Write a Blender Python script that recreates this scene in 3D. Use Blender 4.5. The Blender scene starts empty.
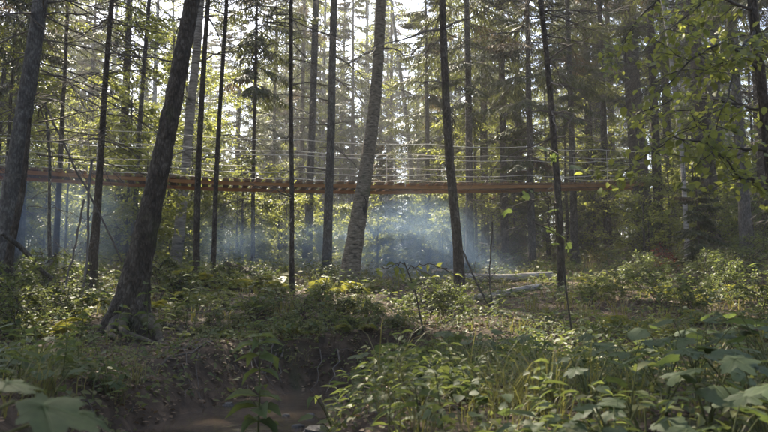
import bpy, math
import numpy as np
from mathutils import Vector, Matrix, noise

S = bpy.context.scene
C = S.collection
rng = np.random.default_rng(11)
R = math.radians

# ------------------------------------------------------------------ camera
F = 740.0                                  # focal length in pixels of a 768 px wide picture
PITCH = math.atan(84.0 / F)
CAMZ = 0.9
cam_d = bpy.data.cameras.new('camera')
cam_d.sensor_width = 36.0
cam_d.lens = 36.0 * F / 768.0
cam_d.clip_start = 0.05
cam_d.clip_end = 1500
cam_d.dof.use_dof = True
cam_d.dof.focus_distance = 13.0
cam_d.dof.aperture_fstop = 4.5
cam = bpy.data.objects.new('camera', cam_d)
C.objects.link(cam)
cam.location = (0, 0, CAMZ)
cam.rotation_euler = (math.pi / 2 + PITCH, 0, 0)
S.camera = cam

# ------------------------------------------------------------------ light
SUN_AZ = R(-24)         # to the left of the view direction, behind the wood
SUN_EL = R(51)
w = bpy.data.worlds.new('World')
S.world = w
w.use_nodes = True
nt = w.node_tree
sky = nt.nodes.new('ShaderNodeTexSky')
sky.sky_type = 'NISHITA'
sky.sun_disc = False
sky.sun_elevation = SUN_EL
sky.sun_rotation = SUN_AZ
sky.air_density = 1.0
sky.dust_density = 2.5
nt.links.new(sky.outputs[0], nt.nodes['Background'].inputs[0])
nt.nodes['Background'].inputs[1].default_value = 0.15
sun_d = bpy.data.lights.new('sun', 'SUN')
sun_d.energy = 5.0
sun_d.angle = R(0.53)
sun_d.color = (1.0, 0.90, 0.72)
sun = bpy.data.objects.new('sun', sun_d)
C.objects.link(sun)
sdir = Vector((math.sin(SUN_AZ) * math.cos(SUN_EL), math.cos(SUN_AZ) * math.cos(SUN_EL), math.sin(SUN_EL)))
sun.rotation_euler = sdir.to_track_quat('Z', 'Y').to_euler()
sun.location = (0, 0, 60)
S.view_settings.view_transform = 'Standard'
S.view_settings.look = 'None'
S.view_settings.exposure = 1.8
S.view_settings.gamma = 1.0
S.view_settings.use_curve_mapping = False
S.render.engine = 'CYCLES'
cy = S.cycles
cy.max_bounces = 7
cy.diffuse_bounces = 4
cy.glossy_bounces = 2
cy.transmission_bounces = 4
cy.transparent_max_bounces = 6
cy.volume_bounces = 0
cy.use_denoising = True
cy.caustics_reflective = False
cy.caustics_refractive = False
cy.sample_clamp_indirect = 6.0


# ------------------------------------------------------------------ helpers
def P(px, py, d):
    """world point seen at pixel (px, py) of the 768x432 picture, at world depth y = d"""
    cx, cz = (px - 384) / F, -(py - 216) / F
    c, s = math.cos(PITCH), math.sin(PITCH)
    v = np.array([cx, c - cz * s, s + cz * c])
    v = v * (d / v[1])
    return np.array([v[0], v[1], v[2] + CAMZ])


def smooth(a, b, x):
    t = np.clip((x - a) / (b - a), 0, 1)
    return t * t * (3 - 2 * t)


_ph = np.random.default_rng(3).uniform(0, 6.28, (24, 2))
_fr = np.random.default_rng(4).uniform(-1, 1, (24, 2))


def wob(x, y, lo, hi, amp):
    out = np.zeros_like(x)
    for k in range(lo, hi):
        fx, fy = _fr[k] * (0.5 + 0.32 * k)
        out = out + np.sin(x * fx + y * fy + _ph[k, 0]) * np.cos(y * fx - x * fy * .7 + _ph[k, 1]) / (1 + .18 * k)
    return out * amp


STREAM = np.array([(0, -12), (-.25, 1.5), (-1.05, 4.2), (-1.05, 6.0), (-.45, 7.2), (.6, 7.9),
                   (2.5, 8.2), (6, 9.0), (12, 9.6), (40, 10)], float)


def stream_dist(x, y):
    best = np.full(np.shape(x), 1e9)
    for a, b in zip(STREAM[:-1], STREAM[1:]):
        ab = b - a
        t = np.clip(((x - a[0]) * ab[0] + (y - a[1]) * ab[1]) / (ab @ ab), 0, 1)
        best = np.minimum(best, np.hypot(x - a[0] - t * ab[0], y - a[1] - t * ab[1]))
    return best


def ground(x, y):
    x = np.asarray(x, float)
    y = np.asarray(y, float)
    far = np.interp(y, [-50, 4, 7.2, 9, 14, 20, 30, 60, 160, 400], [.4, .30, .36, .57, 1.15, 1.62, 2.35, 4.4, 9, 16])
    right = np.clip(x - 3.5, 0, 60) * .085 * smooth(4, 16, y)
    left = np.clip(-x - 6, 0, 60) * .03
    B = far + right + left + wob(x, y, 0, 10, .035) + wob(x * 3, y * 3, 6, 20, .022)
    s = stream_dist(x, y) + wob(x * 2.2, y * 2.2, 4, 14, .06)
    s = s + np.clip(x + .1, 0, 9) * .45
    bed = -.14 + .05 * smooth(0, .5, s)
    lane = np.clip(np.clip(x - 1.5, 0, None) * .06, 0, 1.2)
    k = smooth(.48, 1.12, s)
    return bed + lane + (B - bed - lane) * k


def gz(x, y):
    return float(ground(np.array([x]), np.array([y]))[0])


def nrm(v):
    return v / np.maximum(np.linalg.norm(v, axis=-1, keepdims=True), 1e-9)


class MB:
    """collects vertices and faces; build() makes one mesh"""
    def __init__(s):
        s.v, s.f, s.m, s.t, s.n = [], [], [], [], 0

    def add(s, V, Fc, mat=0, tint=0.0):
        V = np.asarray(V, float).reshape(-1, 3)
        Fc = np.asarray(Fc, int)
        s.v.append(V)
        s.f.append(Fc + s.n)
        s.m.append(np.full(len(Fc), mat, int))
        s.t.append(np.broadcast_to(np.asarray(tint, float), (len(V),)).copy())
        s.n += len(V)
        return s

    def mesh(s, name, mats, smooth_shade=True):
        me = bpy.data.meshes.new(name)
        V = np.concatenate(s.v)
        me.vertices.add(len(V))
        me.vertices.foreach_set('co', V.astype(np.float32).ravel())
        tot = np.concatenate([np.full(len(f), f.shape[1], int) for f in s.f])
        loops = np.concatenate([f.ravel() for f in s.f])
        start = np.concatenate([[0], np.cumsum(tot)[:-1]])
        me.loops.add(len(loops))
        me.loops.foreach_set('vertex_index', loops.astype(np.int32))
        me.polygons.add(len(tot))
        me.polygons.foreach_set('loop_start', start.astype(np.int32))
        me.polygons.foreach_set('loop_total', tot.astype(np.int32))
        me.polygons.foreach_set('material_index', np.concatenate(s.m).astype(np.int32))
        me.polygons.foreach_set('use_smooth', np.full(len(tot), smooth_shade))
        at = me.attributes.new('tint', 'FLOAT', 'POINT')
        at.data.foreach_set('value', np.concatenate(s.t).astype(np.float32))
        for m in (mats if isinstance(mats, (list, tuple)) else [mats]):
            me.materials.append(m)
        me.update(calc_edges=True)
        return me


def tube(pts, rad, sides=6, cap=True, lump=0.0, flare=None, seed=0):
    """rings of quads along a path"""
    pts = np.asarray(pts, float)
    n = len(pts)
    rad = np.broadcast_to(np.asarray(rad, float), (n,))
    tan = nrm(np.gradient(pts, axis=0))
    ref = np.array([0.0, 1.0, 0.0]) if abs(tan[:, 1]).mean() < .8 else np.array([1.0, 0, 0])
    u = nrm(np.cross(tan, ref))
    v = np.cross(tan, u)
    a = np.linspace(0, 2 * math.pi, sides, endpoint=False)
    rr = np.ones((n, sides))
    if lump:
        g = np.random.default_rng(seed)
        for k in range(1, 6):
            ph, q, am = g.uniform(0, 6.28), g.uniform(.4, 2.2), g.uniform(.3, 1) / k ** .5
            rr += lump * am * np.sin(k * a[None] + ph + q * np.arange(n)[:, None] * .6)
    if flare is not None:
        rr *= flare(np.arange(n)[:, None], a[None])
    V = pts[:, None] + rad[:, None, None] * rr[..., None] * (np.cos(a)[None, :, None] * u[:, None] + np.sin(a)[None, :, None] * v[:, None])
    V = V.reshape(-1, 3)
    i = np.arange(n - 1)[:, None] * sides
    j = np.arange(sides)[None]
    k = (j + 1) % sides
    Fc = np.stack([i + j, i + k, i + sides + k, i + sides + j], -1).reshape(-1, 4)
    return V, Fc


def add_tube(mb, pts, rad, sides=6, mat=0, tint=0.0, **k):
    V, Fc = tube(pts, rad, sides, **k)
    mb.add(V, Fc, mat, tint)
    n = len(pts)
    c = len(V)
    for ring in (0, n - 1):
        base = ring * sides
        mb.add(np.concatenate([V[base:base + sides], [np.asarray(pts[ring], float)]]),
               np.array([[q, (q + 1) % sides, sides] for q in range(sides)]), mat, tint)


def frame(axis, normal):
    """rotation matrices (n,3,3), columns x, y=axis, z~normal"""
    y = nrm(axis)
    x = nrm(np.cross(y, normal))
    z = np.cross(x, y)
    return np.stack([x, y, z], -1)


def scatter(mb, tv, tf, M, pos, scale, mat=0, tint=None):
    n = len(pos)
    scale = np.asarray(scale, float)
    if scale.ndim == 1:
        scale = scale[:, None]
    loc = tv[None] * (scale[:, None, :] if scale.shape[1] == 3 else scale[:, None, :])
    V = np.einsum('nij,nkj->nki', M, loc) + pos[:, None]
    Fc = tf[None] + (np.arange(n) * len(tv))[:, None, None]
    t = np.repeat(rng.random(n) if tint is None else np.broadcast_to(tint, (n,)), len(tv))
    mb.add(V.reshape(-1, 3), Fc.reshape(-1, tf.shape[1]), mat, t)


# leaf outlines: y along the leaf, z up
LEAF2 = (np.array([(0, 0, 0), (-.30, .42, .05), (0, 1, -.08), (.30, .42, .05)], float), np.array([(0, 2, 1), (0, 3, 2)]))
LEAF4 = (np.array([(0, 0, 0), (-.24, .30, .07), (-.18, .68, .03), (0, 1, -.16), (.18, .68, .03), (.24, .30, .07), (0, .5, -.02)], float),
         np.array([(0, 6, 1), (1, 6, 2), (2, 6, 3), (3, 6, 4), (4, 6, 5), (5, 6, 0)]))
STRIP = (np.array([(-.5, 0, 0), (.5, 0, 0), (.32, .6, -.03), (0, 1, -.1), (-.32, .6, -.03)], float), np.array([(0, 1, 2), (0, 2, 4), (4, 2, 3)]))


def lobed_leaf(lobes, depth=.45, teeth=.06, seed=0):
    """palmate leaf, centre at the stalk, ~40 triangles"""
    g = np.random.default_rng(seed)
    pts = []
    angs = np.linspace(-2.25, 2.25, lobes)
    n = lobes * 8
    for q in range(n + 1):
        a = -2.5 + 5.0 * q / n
        near = np.min(np.abs(a - angs)) / (angs[1] - angs[0]) * 2
        L = 1.0 - .33 * (abs(a) / 2.5) ** 1.5
        r = L * (1 - depth * near ** 1.3) + teeth * (1 if q % 2 else -1) + g.normal(0, .015)
        pts.append((math.sin(a) * r * .62, .28 + math.cos(a) * r * .72 * (.9 if math.cos(a) > 0 else .45), 0))
    pts = np.array([(0, 0, 0)] + pts)
    V = np.concatenate([[(0, .28, 0.03)], pts])
    rr = np.hypot(V[:, 0], V[:, 1] - .28)
    V[:, 2] += -.22 * rr ** 2 + .05 * np.sin(np.arctan2(V[:, 0], V[:, 1] - .28) * lobes) * rr
    m = len(pts)
    Fc = np.array([(0, 1 + (q + 1) % m, 1 + q) for q in range(m)])
    return V, Fc


# ------------------------------------------------------------------ materials
def mat(name):
    m = bpy.data.materials.new(name)
    m.use_nodes = True
    m.node_tree.nodes.clear()
    nt = m.node_tree
    out = nt.nodes.new('ShaderNodeOutputMaterial')
    return m, nt, out


def N(nt, t, **kw):
    n = nt.nodes.new(t)
    for k, v in kw.items():
        if k.startswith('i_'):
            n.inputs[k[2:].replace('_', ' ')].default_value = v
        else:
            setattr(n, k, v)
    return n


def ramp(nt, stops):
    r = nt.nodes.new('ShaderNodeValToRGB')
    el = r.color_ramp.elements
    while len(el) < len(stops):
        el.new(.5)
    for e, (p, c) in zip(el, stops):
        e.position = p
        e.color = (*c, 1)
    return r


def leaf_mat(name, cols, trans, tw=.42, rough=.45, spec=.35):
    m, nt, out = mat(name)
    at = N(nt, 'ShaderNodeAttribute', attribute_name='tint')
    oi = N(nt, 'ShaderNodeObjectInfo')
    ad = N(nt, 'ShaderNodeMath', operation='MULTIPLY_ADD')
    nt.links.new(oi.outputs['Random'], ad.inputs[0])
    ad.inputs[1].default_value = .63
    nt.links.new(at.outputs['Fac'], ad.inputs[2])
    fr = N(nt, 'ShaderNodeMath', operation='PINGPONG')
    nt.links.new(ad.outputs[0], fr.inputs[0])
    fr.inputs[1].default_value = 1.0
    n = len(cols)
    r = ramp(nt, [(k / (n - 1), c) for k, c in enumerate(cols)])
    nt.links.new(fr.outputs[0], r.inputs[0])
    tc = N(nt, 'ShaderNodeTexCoord')
    no = N(nt, 'ShaderNodeTexNoise')
    no.inputs['Scale'].default_value = 14
    no.inputs['Detail'].default_value = 3
    nt.links.new(tc.outputs['Object'], no.inputs['Vector'])
    hs = N(nt, 'ShaderNodeHueSaturation')
    mr = N(nt, 'ShaderNodeMapRange')
    mr.inputs['To Min'].default_value = .65
    mr.inputs['To Max'].default_value = 1.35
    nt.links.new(no.outputs[0], mr.inputs[0])
    nt.links.new(mr.outputs[0], hs.inputs['Value'])
    nt.links.new(r.outputs[0], hs.inputs['Color'])
    p = N(nt, 'ShaderNodeBsdfPrincipled')
    p.inputs['Roughness'].default_value = rough
    p.inputs['Specular IOR Level'].default_value = spec
    nt.links.new(hs.outputs[0], p.inputs['Base Color'])
    t = N(nt, 'ShaderNodeBsdfTranslucent')
    hs2 = N(nt, 'ShaderNodeHueSaturation')
    hs2.inputs['Color'].default_value = (*trans, 1)
    nt.links.new(mr.outputs[0], hs2.inputs['Value'])
    mx0 = N(nt, 'ShaderNodeMix', data_type='RGBA')
    mx0.inputs[0].default_value = .35
    nt.links.new(hs2.outputs[0], mx0.inputs[6])
    nt.links.new(r.outputs[0], mx0.inputs[7])
    nt.links.new(mx0.outputs[2], t.inputs['Color'])
    mx = N(nt, 'ShaderNodeMixShader')
    mx.inputs[0].default_value = tw
    nt.links.new(p.outputs[0], mx.inputs[1])
    nt.links.new(t.outputs[0], mx.inputs[2])
    nt.links.new(mx.outputs[0], out.inputs[0])
    return m


def rough_mat(name, stops, scale=(6, 6, 6), detail=6, rough=.85, bump=.5, bump_scale=None, spec=.25, moss=None, kind='noise', dist=.02):
    m, nt, out = mat(name)
    tc = N(nt, 'ShaderNodeTexCoord')
    mp = N(nt, 'ShaderNodeMapping')
    mp.inputs['Scale'].default_value = scale
    nt.links.new(tc.outputs['Object'], mp.inputs[0])
    no = N(nt, 'ShaderNodeTexNoise')
    no.inputs['Scale'].default_value = 1
    no.inputs['Detail'].default_value = detail
    no.inputs['Roughness'].default_value = .65
    no.inputs['Distortion'].default_value = .4
    nt.links.new(mp.outputs[0], no.inputs['Vector'])
    r = ramp(nt, stops)
    nt.links.new(no.outputs[0], r.inputs[0])
    col = r.outputs[0]
    if moss:
        n2 = N(nt, 'ShaderNodeTexNoise')
        n2.inputs['Scale'].default_value = moss[1]
        n2.inputs['Detail'].default_value = 5
        nt.links.new(tc.outputs['Object'], n2.inputs['Vector'])
        rr = ramp(nt, [(moss[2], (0, 0, 0)), (moss[2] + .1, (1, 1, 1))])
        nt.links.new(n2.outputs[0], rr.inputs[0])
        mx = N(nt, 'ShaderNodeMix', data_type='RGBA')
        nt.links.new(rr.outputs[0], mx.inputs[0])
        nt.links.new(col, mx.inputs[6])
        mx.inputs[7].default_value = (*moss[0], 1)
        col = mx.outputs[2]
    p = N(nt, 'ShaderNodeBsdfPrincipled')
    p.inputs['Roughness'].default_value = rough
    p.inputs['Specular IOR Level'].default_value = spec
    nt.links.new(col, p.inputs['Base Color'])
    if bump:
        b = N(nt, 'ShaderNodeBump')
        b.inputs['Strength'].default_value = bump
        b.inputs['Distance'].default_value = dist
        if kind == 'plates':
            vo = N(nt, 'ShaderNodeTexVoronoi')
            vo.inputs['Scale'].default_value = bump_scale or 8
            m2 = N(nt, 'ShaderNodeMapping')
            m2.inputs['Scale'].default_value = (1, 1, .35)
            ds = N(nt, 'ShaderNodeVectorMath', operation='MULTIPLY_ADD')
            nt.links.new(no.outputs['Color'], ds.inputs[0])
            ds.inputs[1].default_value = (.12, .12, .12)
            nt.links.new(tc.outputs['Object'], ds.inputs[2])
            nt.links.new(ds.outputs[0], m2.inputs[0])
            nt.links.new(m2.outputs[0], vo.inputs['Vector'])
            nt.links.new(vo.outputs['Distance'], b.inputs['Height'])
            ck = ramp(nt, [(.30, (1, 1, 1)), (.62, (.55, .53, .52))])
            nt.links.new(vo.outputs['Distance'], ck.inputs[0])
            mk = N(nt, 'ShaderNodeMix', data_type='RGBA', blend_type='MULTIPLY')
            mk.inputs[0].default_value = 1.0
            nt.links.new(col, mk.inputs[6])
            nt.links.new(ck.outputs[0], mk.inputs[7])
            nt.links.new(mk.outputs[2], p.inputs['Base Color'])
            b.invert = True
        else:
            nt.links.new(no.outputs[0], b.inputs['Height'])
        nt.links.new(b.outputs[0], p.inputs['Normal'])
    nt.links.new(p.outputs[0], out.inputs[0])
    return m


M = {}
M['bark_dark'] = rough_mat('bark_dark', [(.3, (.050, .038, .027)), (.5, (.105, .082, .058)), (.72, (.21, .18, .14))], (9, 9, 3.5), moss=((.085, .085, .032), 2.2, .58), bump=1.0, kind='plates', bump_scale=44, dist=.03)
M['bark_grey'] = rough_mat('bark_grey', [(.3, (.07, .065, .058)), (.5, (.14, .13, .115)), (.7, (.24, .23, .21))], (7, 7, 4), bump=.9, kind='plates', bump_scale=40, dist=.02, moss=((.07, .08, .03), 1.6, .66))
M['bark_birch'] = rough_mat('bark_birch', [(.30, (.05, .043, .037)), (.42, (.20, .18, .155)), (.55, (.34, .31, .27)), (.75, (.50, .47, .42))], (3.2, 3.2, 17), bump=.7, dist=.015, moss=((.09, .085, .05), 1.8, .62))
M['bark_aspen'] = rough_mat('bark_aspen', [(.32, (.028, .023, .018)), (.44, (.13, .108, .08)), (.60, (.25, .21, .16)), (.78, (.38, .345, .285))], (10, 10, 26), detail=8, bump=1.0, dist=.02, moss=((.085, .085, .035), 1.4, .58))
M['bark_moss'] = rough_mat('bark_moss', [(.3, (.035, .028, .02)), (.5, (.085, .068, .048)), (.72, (.16, .13, .09))], (14, 14, 14), moss=((.07, .068, .022), 5.0, .52), bump=1.0, dist=.03)
M['twig'] = rough_mat('twig', [(.3, (.03, .025, .02)), (.7, (.10, .085, .065))], (12, 12, 12), bump=0)
M['dead_twig'] = rough_mat('dead_twig', [(.3, (.06, .05, .042)), (.7, (.17, .145, .12))], (12, 12, 12), bump=0)
M['plank'] = rough_mat('plank', [(.3, (.13, .075, .042)), (.55, (.24, .145, .08)), (.8, (.34, .225, .14))], (3, 26, 26), bump=.4, dist=.006)
M['stringer'] = rough_mat('stringer', [(.3, (.36, .17, .065)), (.55, (.52, .27, .105)), (.8, (.60, .37, .18))], (1.5, 1.5, 22), bump=.4, dist=.006)
M['rope'] = rough_mat('rope', [(.3, (.5, .48, .43)), (.7, (.72, .70, .64))], (60, 60, 60), bump=0, rough=.6)
M['soil'] = rough_mat('soil', [(.30, (.020, .013, .008)), (.5, (.060, .040, .025)), (.66, (.12, .082, .052)), (.82, (.19, .135, .09))], (5, 5, 5), detail=10, bump=1.0, dist=.06, moss=((.035, .042, .014), .9, .60))
M['rock'] = rough_mat('rock', [(.3, (.05, .047, .044)), (.7, (.18, .165, .15))], (5, 5, 5), bump=.8, dist=.02, moss=((.04, .05, .02), 4, .60))
M['litter'] = leaf_mat('litter', [(.07, .04, .02), (.17, .105, .055), (.27, .19, .11), (.12, .075, .04)], (.15, .09, .03), tw=.15, rough=.6)
M['spruce'] = leaf_mat('spruce', [(.028, .042, .018), (.050, .066, .022), (.075, .085, .030), (.040, .055, .025)], (.16, .17, .035), tw=.30, rough=.5)
M['dry_spruce'] = leaf_mat('dry_spruce', [(.10, .065, .035), (.16, .10, .055), (.08, .07, .035)], (.20, .13, .06), tw=.3, rough=.6)
M['leaf_yellow'] = leaf_mat('leaf_yellow', [(.078, .105, .022), (.12, .145, .030), (.155, .165, .036), (.07, .098, .026)], (.47, .49, .095), tw=.53)
M['leaf_green'] = leaf_mat('leaf_green', [(.046, .073, .019), (.076, .104, .027), (.10, .12, .033), (.056, .082, .030)], (.29, .34, .075), tw=.46)
M['herb'] = leaf_mat('herb', [(.050, .078, .024), (.076, .104, .032), (.105, .126, .042), (.135, .125, .045), (.058, .082, .034)], (.27, .31, .07), tw=.40, rough=.55, spec=.25)
M['broad'] = leaf_mat('broad', [(.045, .070, .026), (.062, .088, .033), (.075, .098, .038)], (.20, .26, .06), tw=.36, rough=.55, spec=.25)
M['fern'] = leaf_mat('fern', [(.08, .10, .022), (.125, .14, .028), (.165, .16, .035)], (.40, .38, .06), tw=.45)
M['grass'] = leaf_mat('grass', [(.07, .085, .022), (.115, .122, .035), (.20, .175, .07), (.09, .10, .03)], (.32, .30, .07), tw=.4)
M['russet'] = leaf_mat('russet', [(.15, .035, .02), (.20, .06, .03), (.10, .04, .02)], (.35, .08, .04), tw=.4)
M['vein'] = rough_mat('vein', [(.3, (.11, .14, .06)), (.7, (.15, .18, .085))], (9, 9, 9), bump=0)
M['stem'] = rough_mat('stem', [(.3, (.06, .075, .025)), (.7, (.12, .12, .045))], (9, 9, 9), bump=0)

m, nt, out = mat('water')
p = N(nt, 'ShaderNodeBsdfPrincipled')
p.inputs['Base Color'].default_value = (.085, .055, .034, 1)
p.inputs['Roughness'].default_value = .06
p.inputs['IOR'].default_value = 1.33
tc = N(nt, 'ShaderNodeTexCoord')
no = N(nt, 'ShaderNodeTexNoise')
no.inputs['Scale'].default_value = 3.5
no.inputs['Detail'].default_value = 4
nt.links.new(tc.outputs['Object'], no.inputs['Vector'])
b = N(nt, 'ShaderNodeBump')
b.inputs['Strength'].default_value = .35
b.inputs['Distance'].default_value = .05
nt.links.new(no.outputs[0], b.inputs['Height'])
nt.links.new(b.outputs[0], p.inputs['Normal'])
r = ramp(nt, [(.35, (.045, .034, .025)), (.6, (.085, .064, .046)), (.8, (.12, .093, .07))])
n2 = N(nt, 'ShaderNodeTexNoise')
n2.inputs['Scale'].default_value = 1.6
n2.inputs['Detail'].default_value = 6
nt.links.new(tc.outputs['Object'], n2.inputs['Vector'])
nt.links.new(n2.outputs[0], r.inputs[0])
nt.links.new(r.outputs[0], p.inputs['Base Color'])
nt.links.new(p.outputs[0], out.inputs[0])
M['water'] = m


def volume_mat(name, color, density, aniso=.2):
    m, nt, out = mat(name)
    v = N(nt, 'ShaderNodeVolumePrincipled')
    v.inputs['Color'].default_value = (*color, 1)
    v.inputs['Density'].default_value = density
    v.inputs['Anisotropy'].default_value = aniso
    nt.links.new(v.outputs[0], out.inputs['Volume'])
    return m


# ------------------------------------------------------------------ object helpers
def tag(o, label=None, cat=None, group=None, kind=None):
    if label: o['label'] = label
    if cat: o['category'] = cat
    if group: o['group'] = group
    if kind: o['kind'] = kind
    return o


def obj(name, me, parent=None, loc=(0, 0, 0), rot=None, scale=None, mtx=None):
    o = bpy.data.objects.new(name, me)
    C.objects.link(o)
    if parent is not None:
        o.parent = parent
    if mtx is not None:
        o.matrix_local = mtx
    else:
        o.location = loc
        if rot is not None: o.rotation_euler = rot
        if scale is not None: o.scale = (scale,) * 3 if np.isscalar(scale) else scale
    return o


def empty(name, loc, rz=0, scale=1.0):
    o = obj(name, None, None, tuple(float(q) for q in loc), (0, 0, rz), scale)
    o.empty_display_size = .2
    return o


def mtx(Rm, pos, s):
    m = Matrix.Identity(4)
    s = (s, s, s) if np.isscalar(s) else s
    for i in range(3):
        for j in range(3):
            m[i][j] = float(Rm[i, j] * s[j])
        m[i][3] = float(pos[i])
    return m


# ------------------------------------------------------------------ the ground
def spaced(n, near, far):
    t = np.linspace(-1, 1, n)
    k = math.asinh(far / near)
    return near * np.sinh(t * k)


xs = spaced(240, 4.0, 420)
ys = np.concatenate([np.linspace(-60, -2, 24), np.linspace(-1.5, 16, 190), 16 + (np.linspace(0, 1, 90)[1:] ** 2.4) * 480])
X, Y = np.meshgrid(xs, ys)
Z = ground(X, Y)
mb = MB()
nx, ny = len(xs), len(ys)
i = np.arange(ny - 1)[:, None] * nx
j = np.arange(nx - 1)[None]
mb.add(np.stack([X, Y, Z], -1), np.stack([i + j, i + j + 1, i + nx + j + 1, i + nx + j], -1).reshape(-1, 4))
tag(obj('ground', mb.mesh('ground', M['soil'])), kind='structure')

# the stream: a ribbon that follows its bed
mb = MB()
tt = np.linspace(0, 1, 90)
cum = np.concatenate([[0], np.cumsum(np.hypot(*np.diff(STREAM, axis=0).T))])
sx = np.interp(tt * cum[-1], cum, STREAM[:, 0])
sy = np.interp(tt * cum[-1], cum, STREAM[:, 1])
lane = np.clip(np.clip(sx - 1.5, 0, None) * .06, 0, 1.2)
tx = nrm(np.stack([np.gradient(sx), np.gradient(sy)], -1))
L = np.stack([sx - tx[:, 1] * .95, sy + tx[:, 0] * .95, lane], -1)
Rr = np.stack([sx + tx[:, 1] * .95, sy - tx[:, 0] * .95, lane], -1)
V = np.stack([L, Rr], 1).reshape(-1, 3)
q = np.arange(89)[:, None] * 2
mb.add(V, np.concatenate([q, q + 1, q + 3, q + 2], 1))
tag(obj('water', mb.mesh('water', M['water'])), kind='structure')


# ------------------------------------------------------------------ trees: shared meshes
def limb_path(start, az, el, L, droop=.2, n=6, wobble=.04, g=rng):
    t = np.linspace(0, 1, n)
    d = np.array([math.cos(az) * math.cos(el), math.sin(az) * math.cos(el), math.sin(el)])
    p = np.asarray(start)[None] + d[None] * (t * L)[:, None]
    p[:, 2] -= droop * L * t ** 2
    p[1:] += np.cumsum(g.normal(0, wobble * L / n, (n - 1, 3)), 0)
    return p


def spruce_bough(g, dense=1.0):
    """one drooping bough of length 1 along +y: returns needle strips (pos, axis, normal, size)"""
    pos, ax, no, sz = [], [], [], []
    n2 = int(19 * dense)
    for k in range(n2):
        t = .14 + .86 * (k + g.random() * .6) / n2
        c = np.array([g.normal(0, .012), t, -.20 * t ** 1.6 + .10 * max(0, t - .7)])
        for s in (-1, 1):
            L2 = (.42 * (1 - t) ** .8 + .09) * g.uniform(.7, 1.15)
            a = s * g.uniform(.75, 1.15)
            d = np.array([math.sin(a), math.cos(a), g.uniform(-.55, -.12)])
            d /= np.linalg.norm(d)
            pos.append(c); ax.append(d); no.append((g.normal(0, .35), g.normal(0, .35), 1)); sz.append((.055, L2, 1))
            for q in range(4):
                u = .2 + .75 * q / 4 + g.uniform(-.05, .05)
                pos.append(c + d * L2 * u + np.array([0, 0, -.05 * L2 * u]))
                a2 = a + (1 if q % 2 else -1) * g.uniform(.5, .9)
                d2 = np.array([math.sin(a2), math.cos(a2), g.uniform(-1.3, -.2)])
                ax.append(d2); no.append((g.normal(0, .4), g.normal(0, .4), 1)); sz.append((.042, L2 * (.5 - .3 * u) + .04, 1))
    return np.array(pos), nrm(np.array(ax)), nrm(np.array(no, float)), np.array(sz)


BOUGHS = [spruce_bough(np.random.default_rng(50 + k)) for k in range(4)]


def add_bough(mb, start, az, el, L, mat=0, g=rng):
    pos, ax, no, sz = BOUGHS[g.integers(4)]
    ca, sa = math.cos(az - math.pi / 2), math.sin(az - math.pi / 2)
    ce, se = math.cos(el), math.sin(el)
    Rm = np.array([[ca, -sa, 0], [sa, ca, 0], [0, 0, 1]]) @ np.array([[1, 0, 0], [0, ce, -se], [0, se, ce]])
    keep = g.random(len(pos)) < .9
    fat = .032 / .055 / (.6 + .4 * L)
    s3 = np.stack([sz[keep, 0] * fat * 1.35, sz[keep, 1] * L, sz[keep, 1] * L], -1)
    scatter(mb, STRIP[0], STRIP[1], frame(ax[keep] @ Rm.T, no[keep] @ Rm.T), pos[keep] @ Rm.T * L + start, s3, mat, tint=g.random() * .5 + g.random(keep.sum()) * .5)
    t = np.linspace(0, 1, 5)
    st = np.stack([0 * t, t, -.20 * t ** 1.6], -1) @ Rm.T * L + start
    add_tube(mb, st, .014 * L ** .5 * (1 - .8 * t) + .003, 3, 1)


def bare_branch(mb, start, az, el, L, mat=1, g=rng, twigs=5, r0=.012, droop=.15):
    p = limb_path(start, az, el, L, droop, 6, .10, g)
    add_tube(mb, p, np.linspace(r0, .003, 6), 3, mat)
    for k in range(twigs):
        q = g.integers(1, 5)
        add_tube(mb, limb_path(p[q], az + g.choice([-1, 1]) * g.uniform(.5, 1.1), el + g.uniform(-.6, .1), L * g.uniform(.2, .45), .2, 4, .10, g),
                 np.linspace(.006, .002, 4), 3, mat)


def spruce_crown(seed, z0, H, Lmax, bare0, step=.42, thin=1.0):
    """spruce crown standing on the tree's foot: live boughs from z0 to H, bare boughs from bare0 to z0"""
    g = np.random.default_rng(seed)
    mb = MB()
    z = z0
    while z < H - .2:
        f = (z - z0) / (H - z0)
        L = Lmax * min(1, .55 + 2.2 * f) * (1 - f) ** .75 + .18
        for k in range(max(3, int(g.integers(4, 6) * thin))):
            az = g.uniform(0, 6.283)
            el = -.30 + .75 * f + g.normal(0, .09)
            add_bough(mb, np.array([0, 0, z + g.uniform(-.12, .12)]), az, el, L * g.uniform(.72, 1.15), 0 if g.random() > .11 else 2, g)
        z += step * g.uniform(.75, 1.3) * (1.15 - .6 * f)
    z = bare0
    while z < z0 + .8:
        bare_branch(mb, np.array([0, 0, z]), g.uniform(0, 6.283), g.uniform(-.45, .2), g.uniform(.6, 2.0), 1, g, 7)
        z += g.uniform(.05, .15)
    return mb.mesh('spruce_crown', [M['spruce'], M['dead_twig'], M['dry_spruce']])


def straight_trunk(seed, H, r, matname, sides=9, flare=.5):
    g = np.random.default_rng(seed)
    n = 16
    t = np.linspace(0, 1, n)
    p = np.stack([np.cumsum(g.normal(0, .0045 * H / 4, n)) * t, np.cumsum(g.normal(0, .0045 * H / 4, n)) * t, -.35 + t * (H + .35)], -1)
    rad = r * (1 - t) ** .8 + .012
    rad *= 1 + flare * np.exp(-(p[:, 2].clip(0)) / .35)
    mb = MB()
    add_tube(mb, p, rad, sides, lump=.04, seed=seed)
    return mb.mesh('trunk', M[matname])


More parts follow.
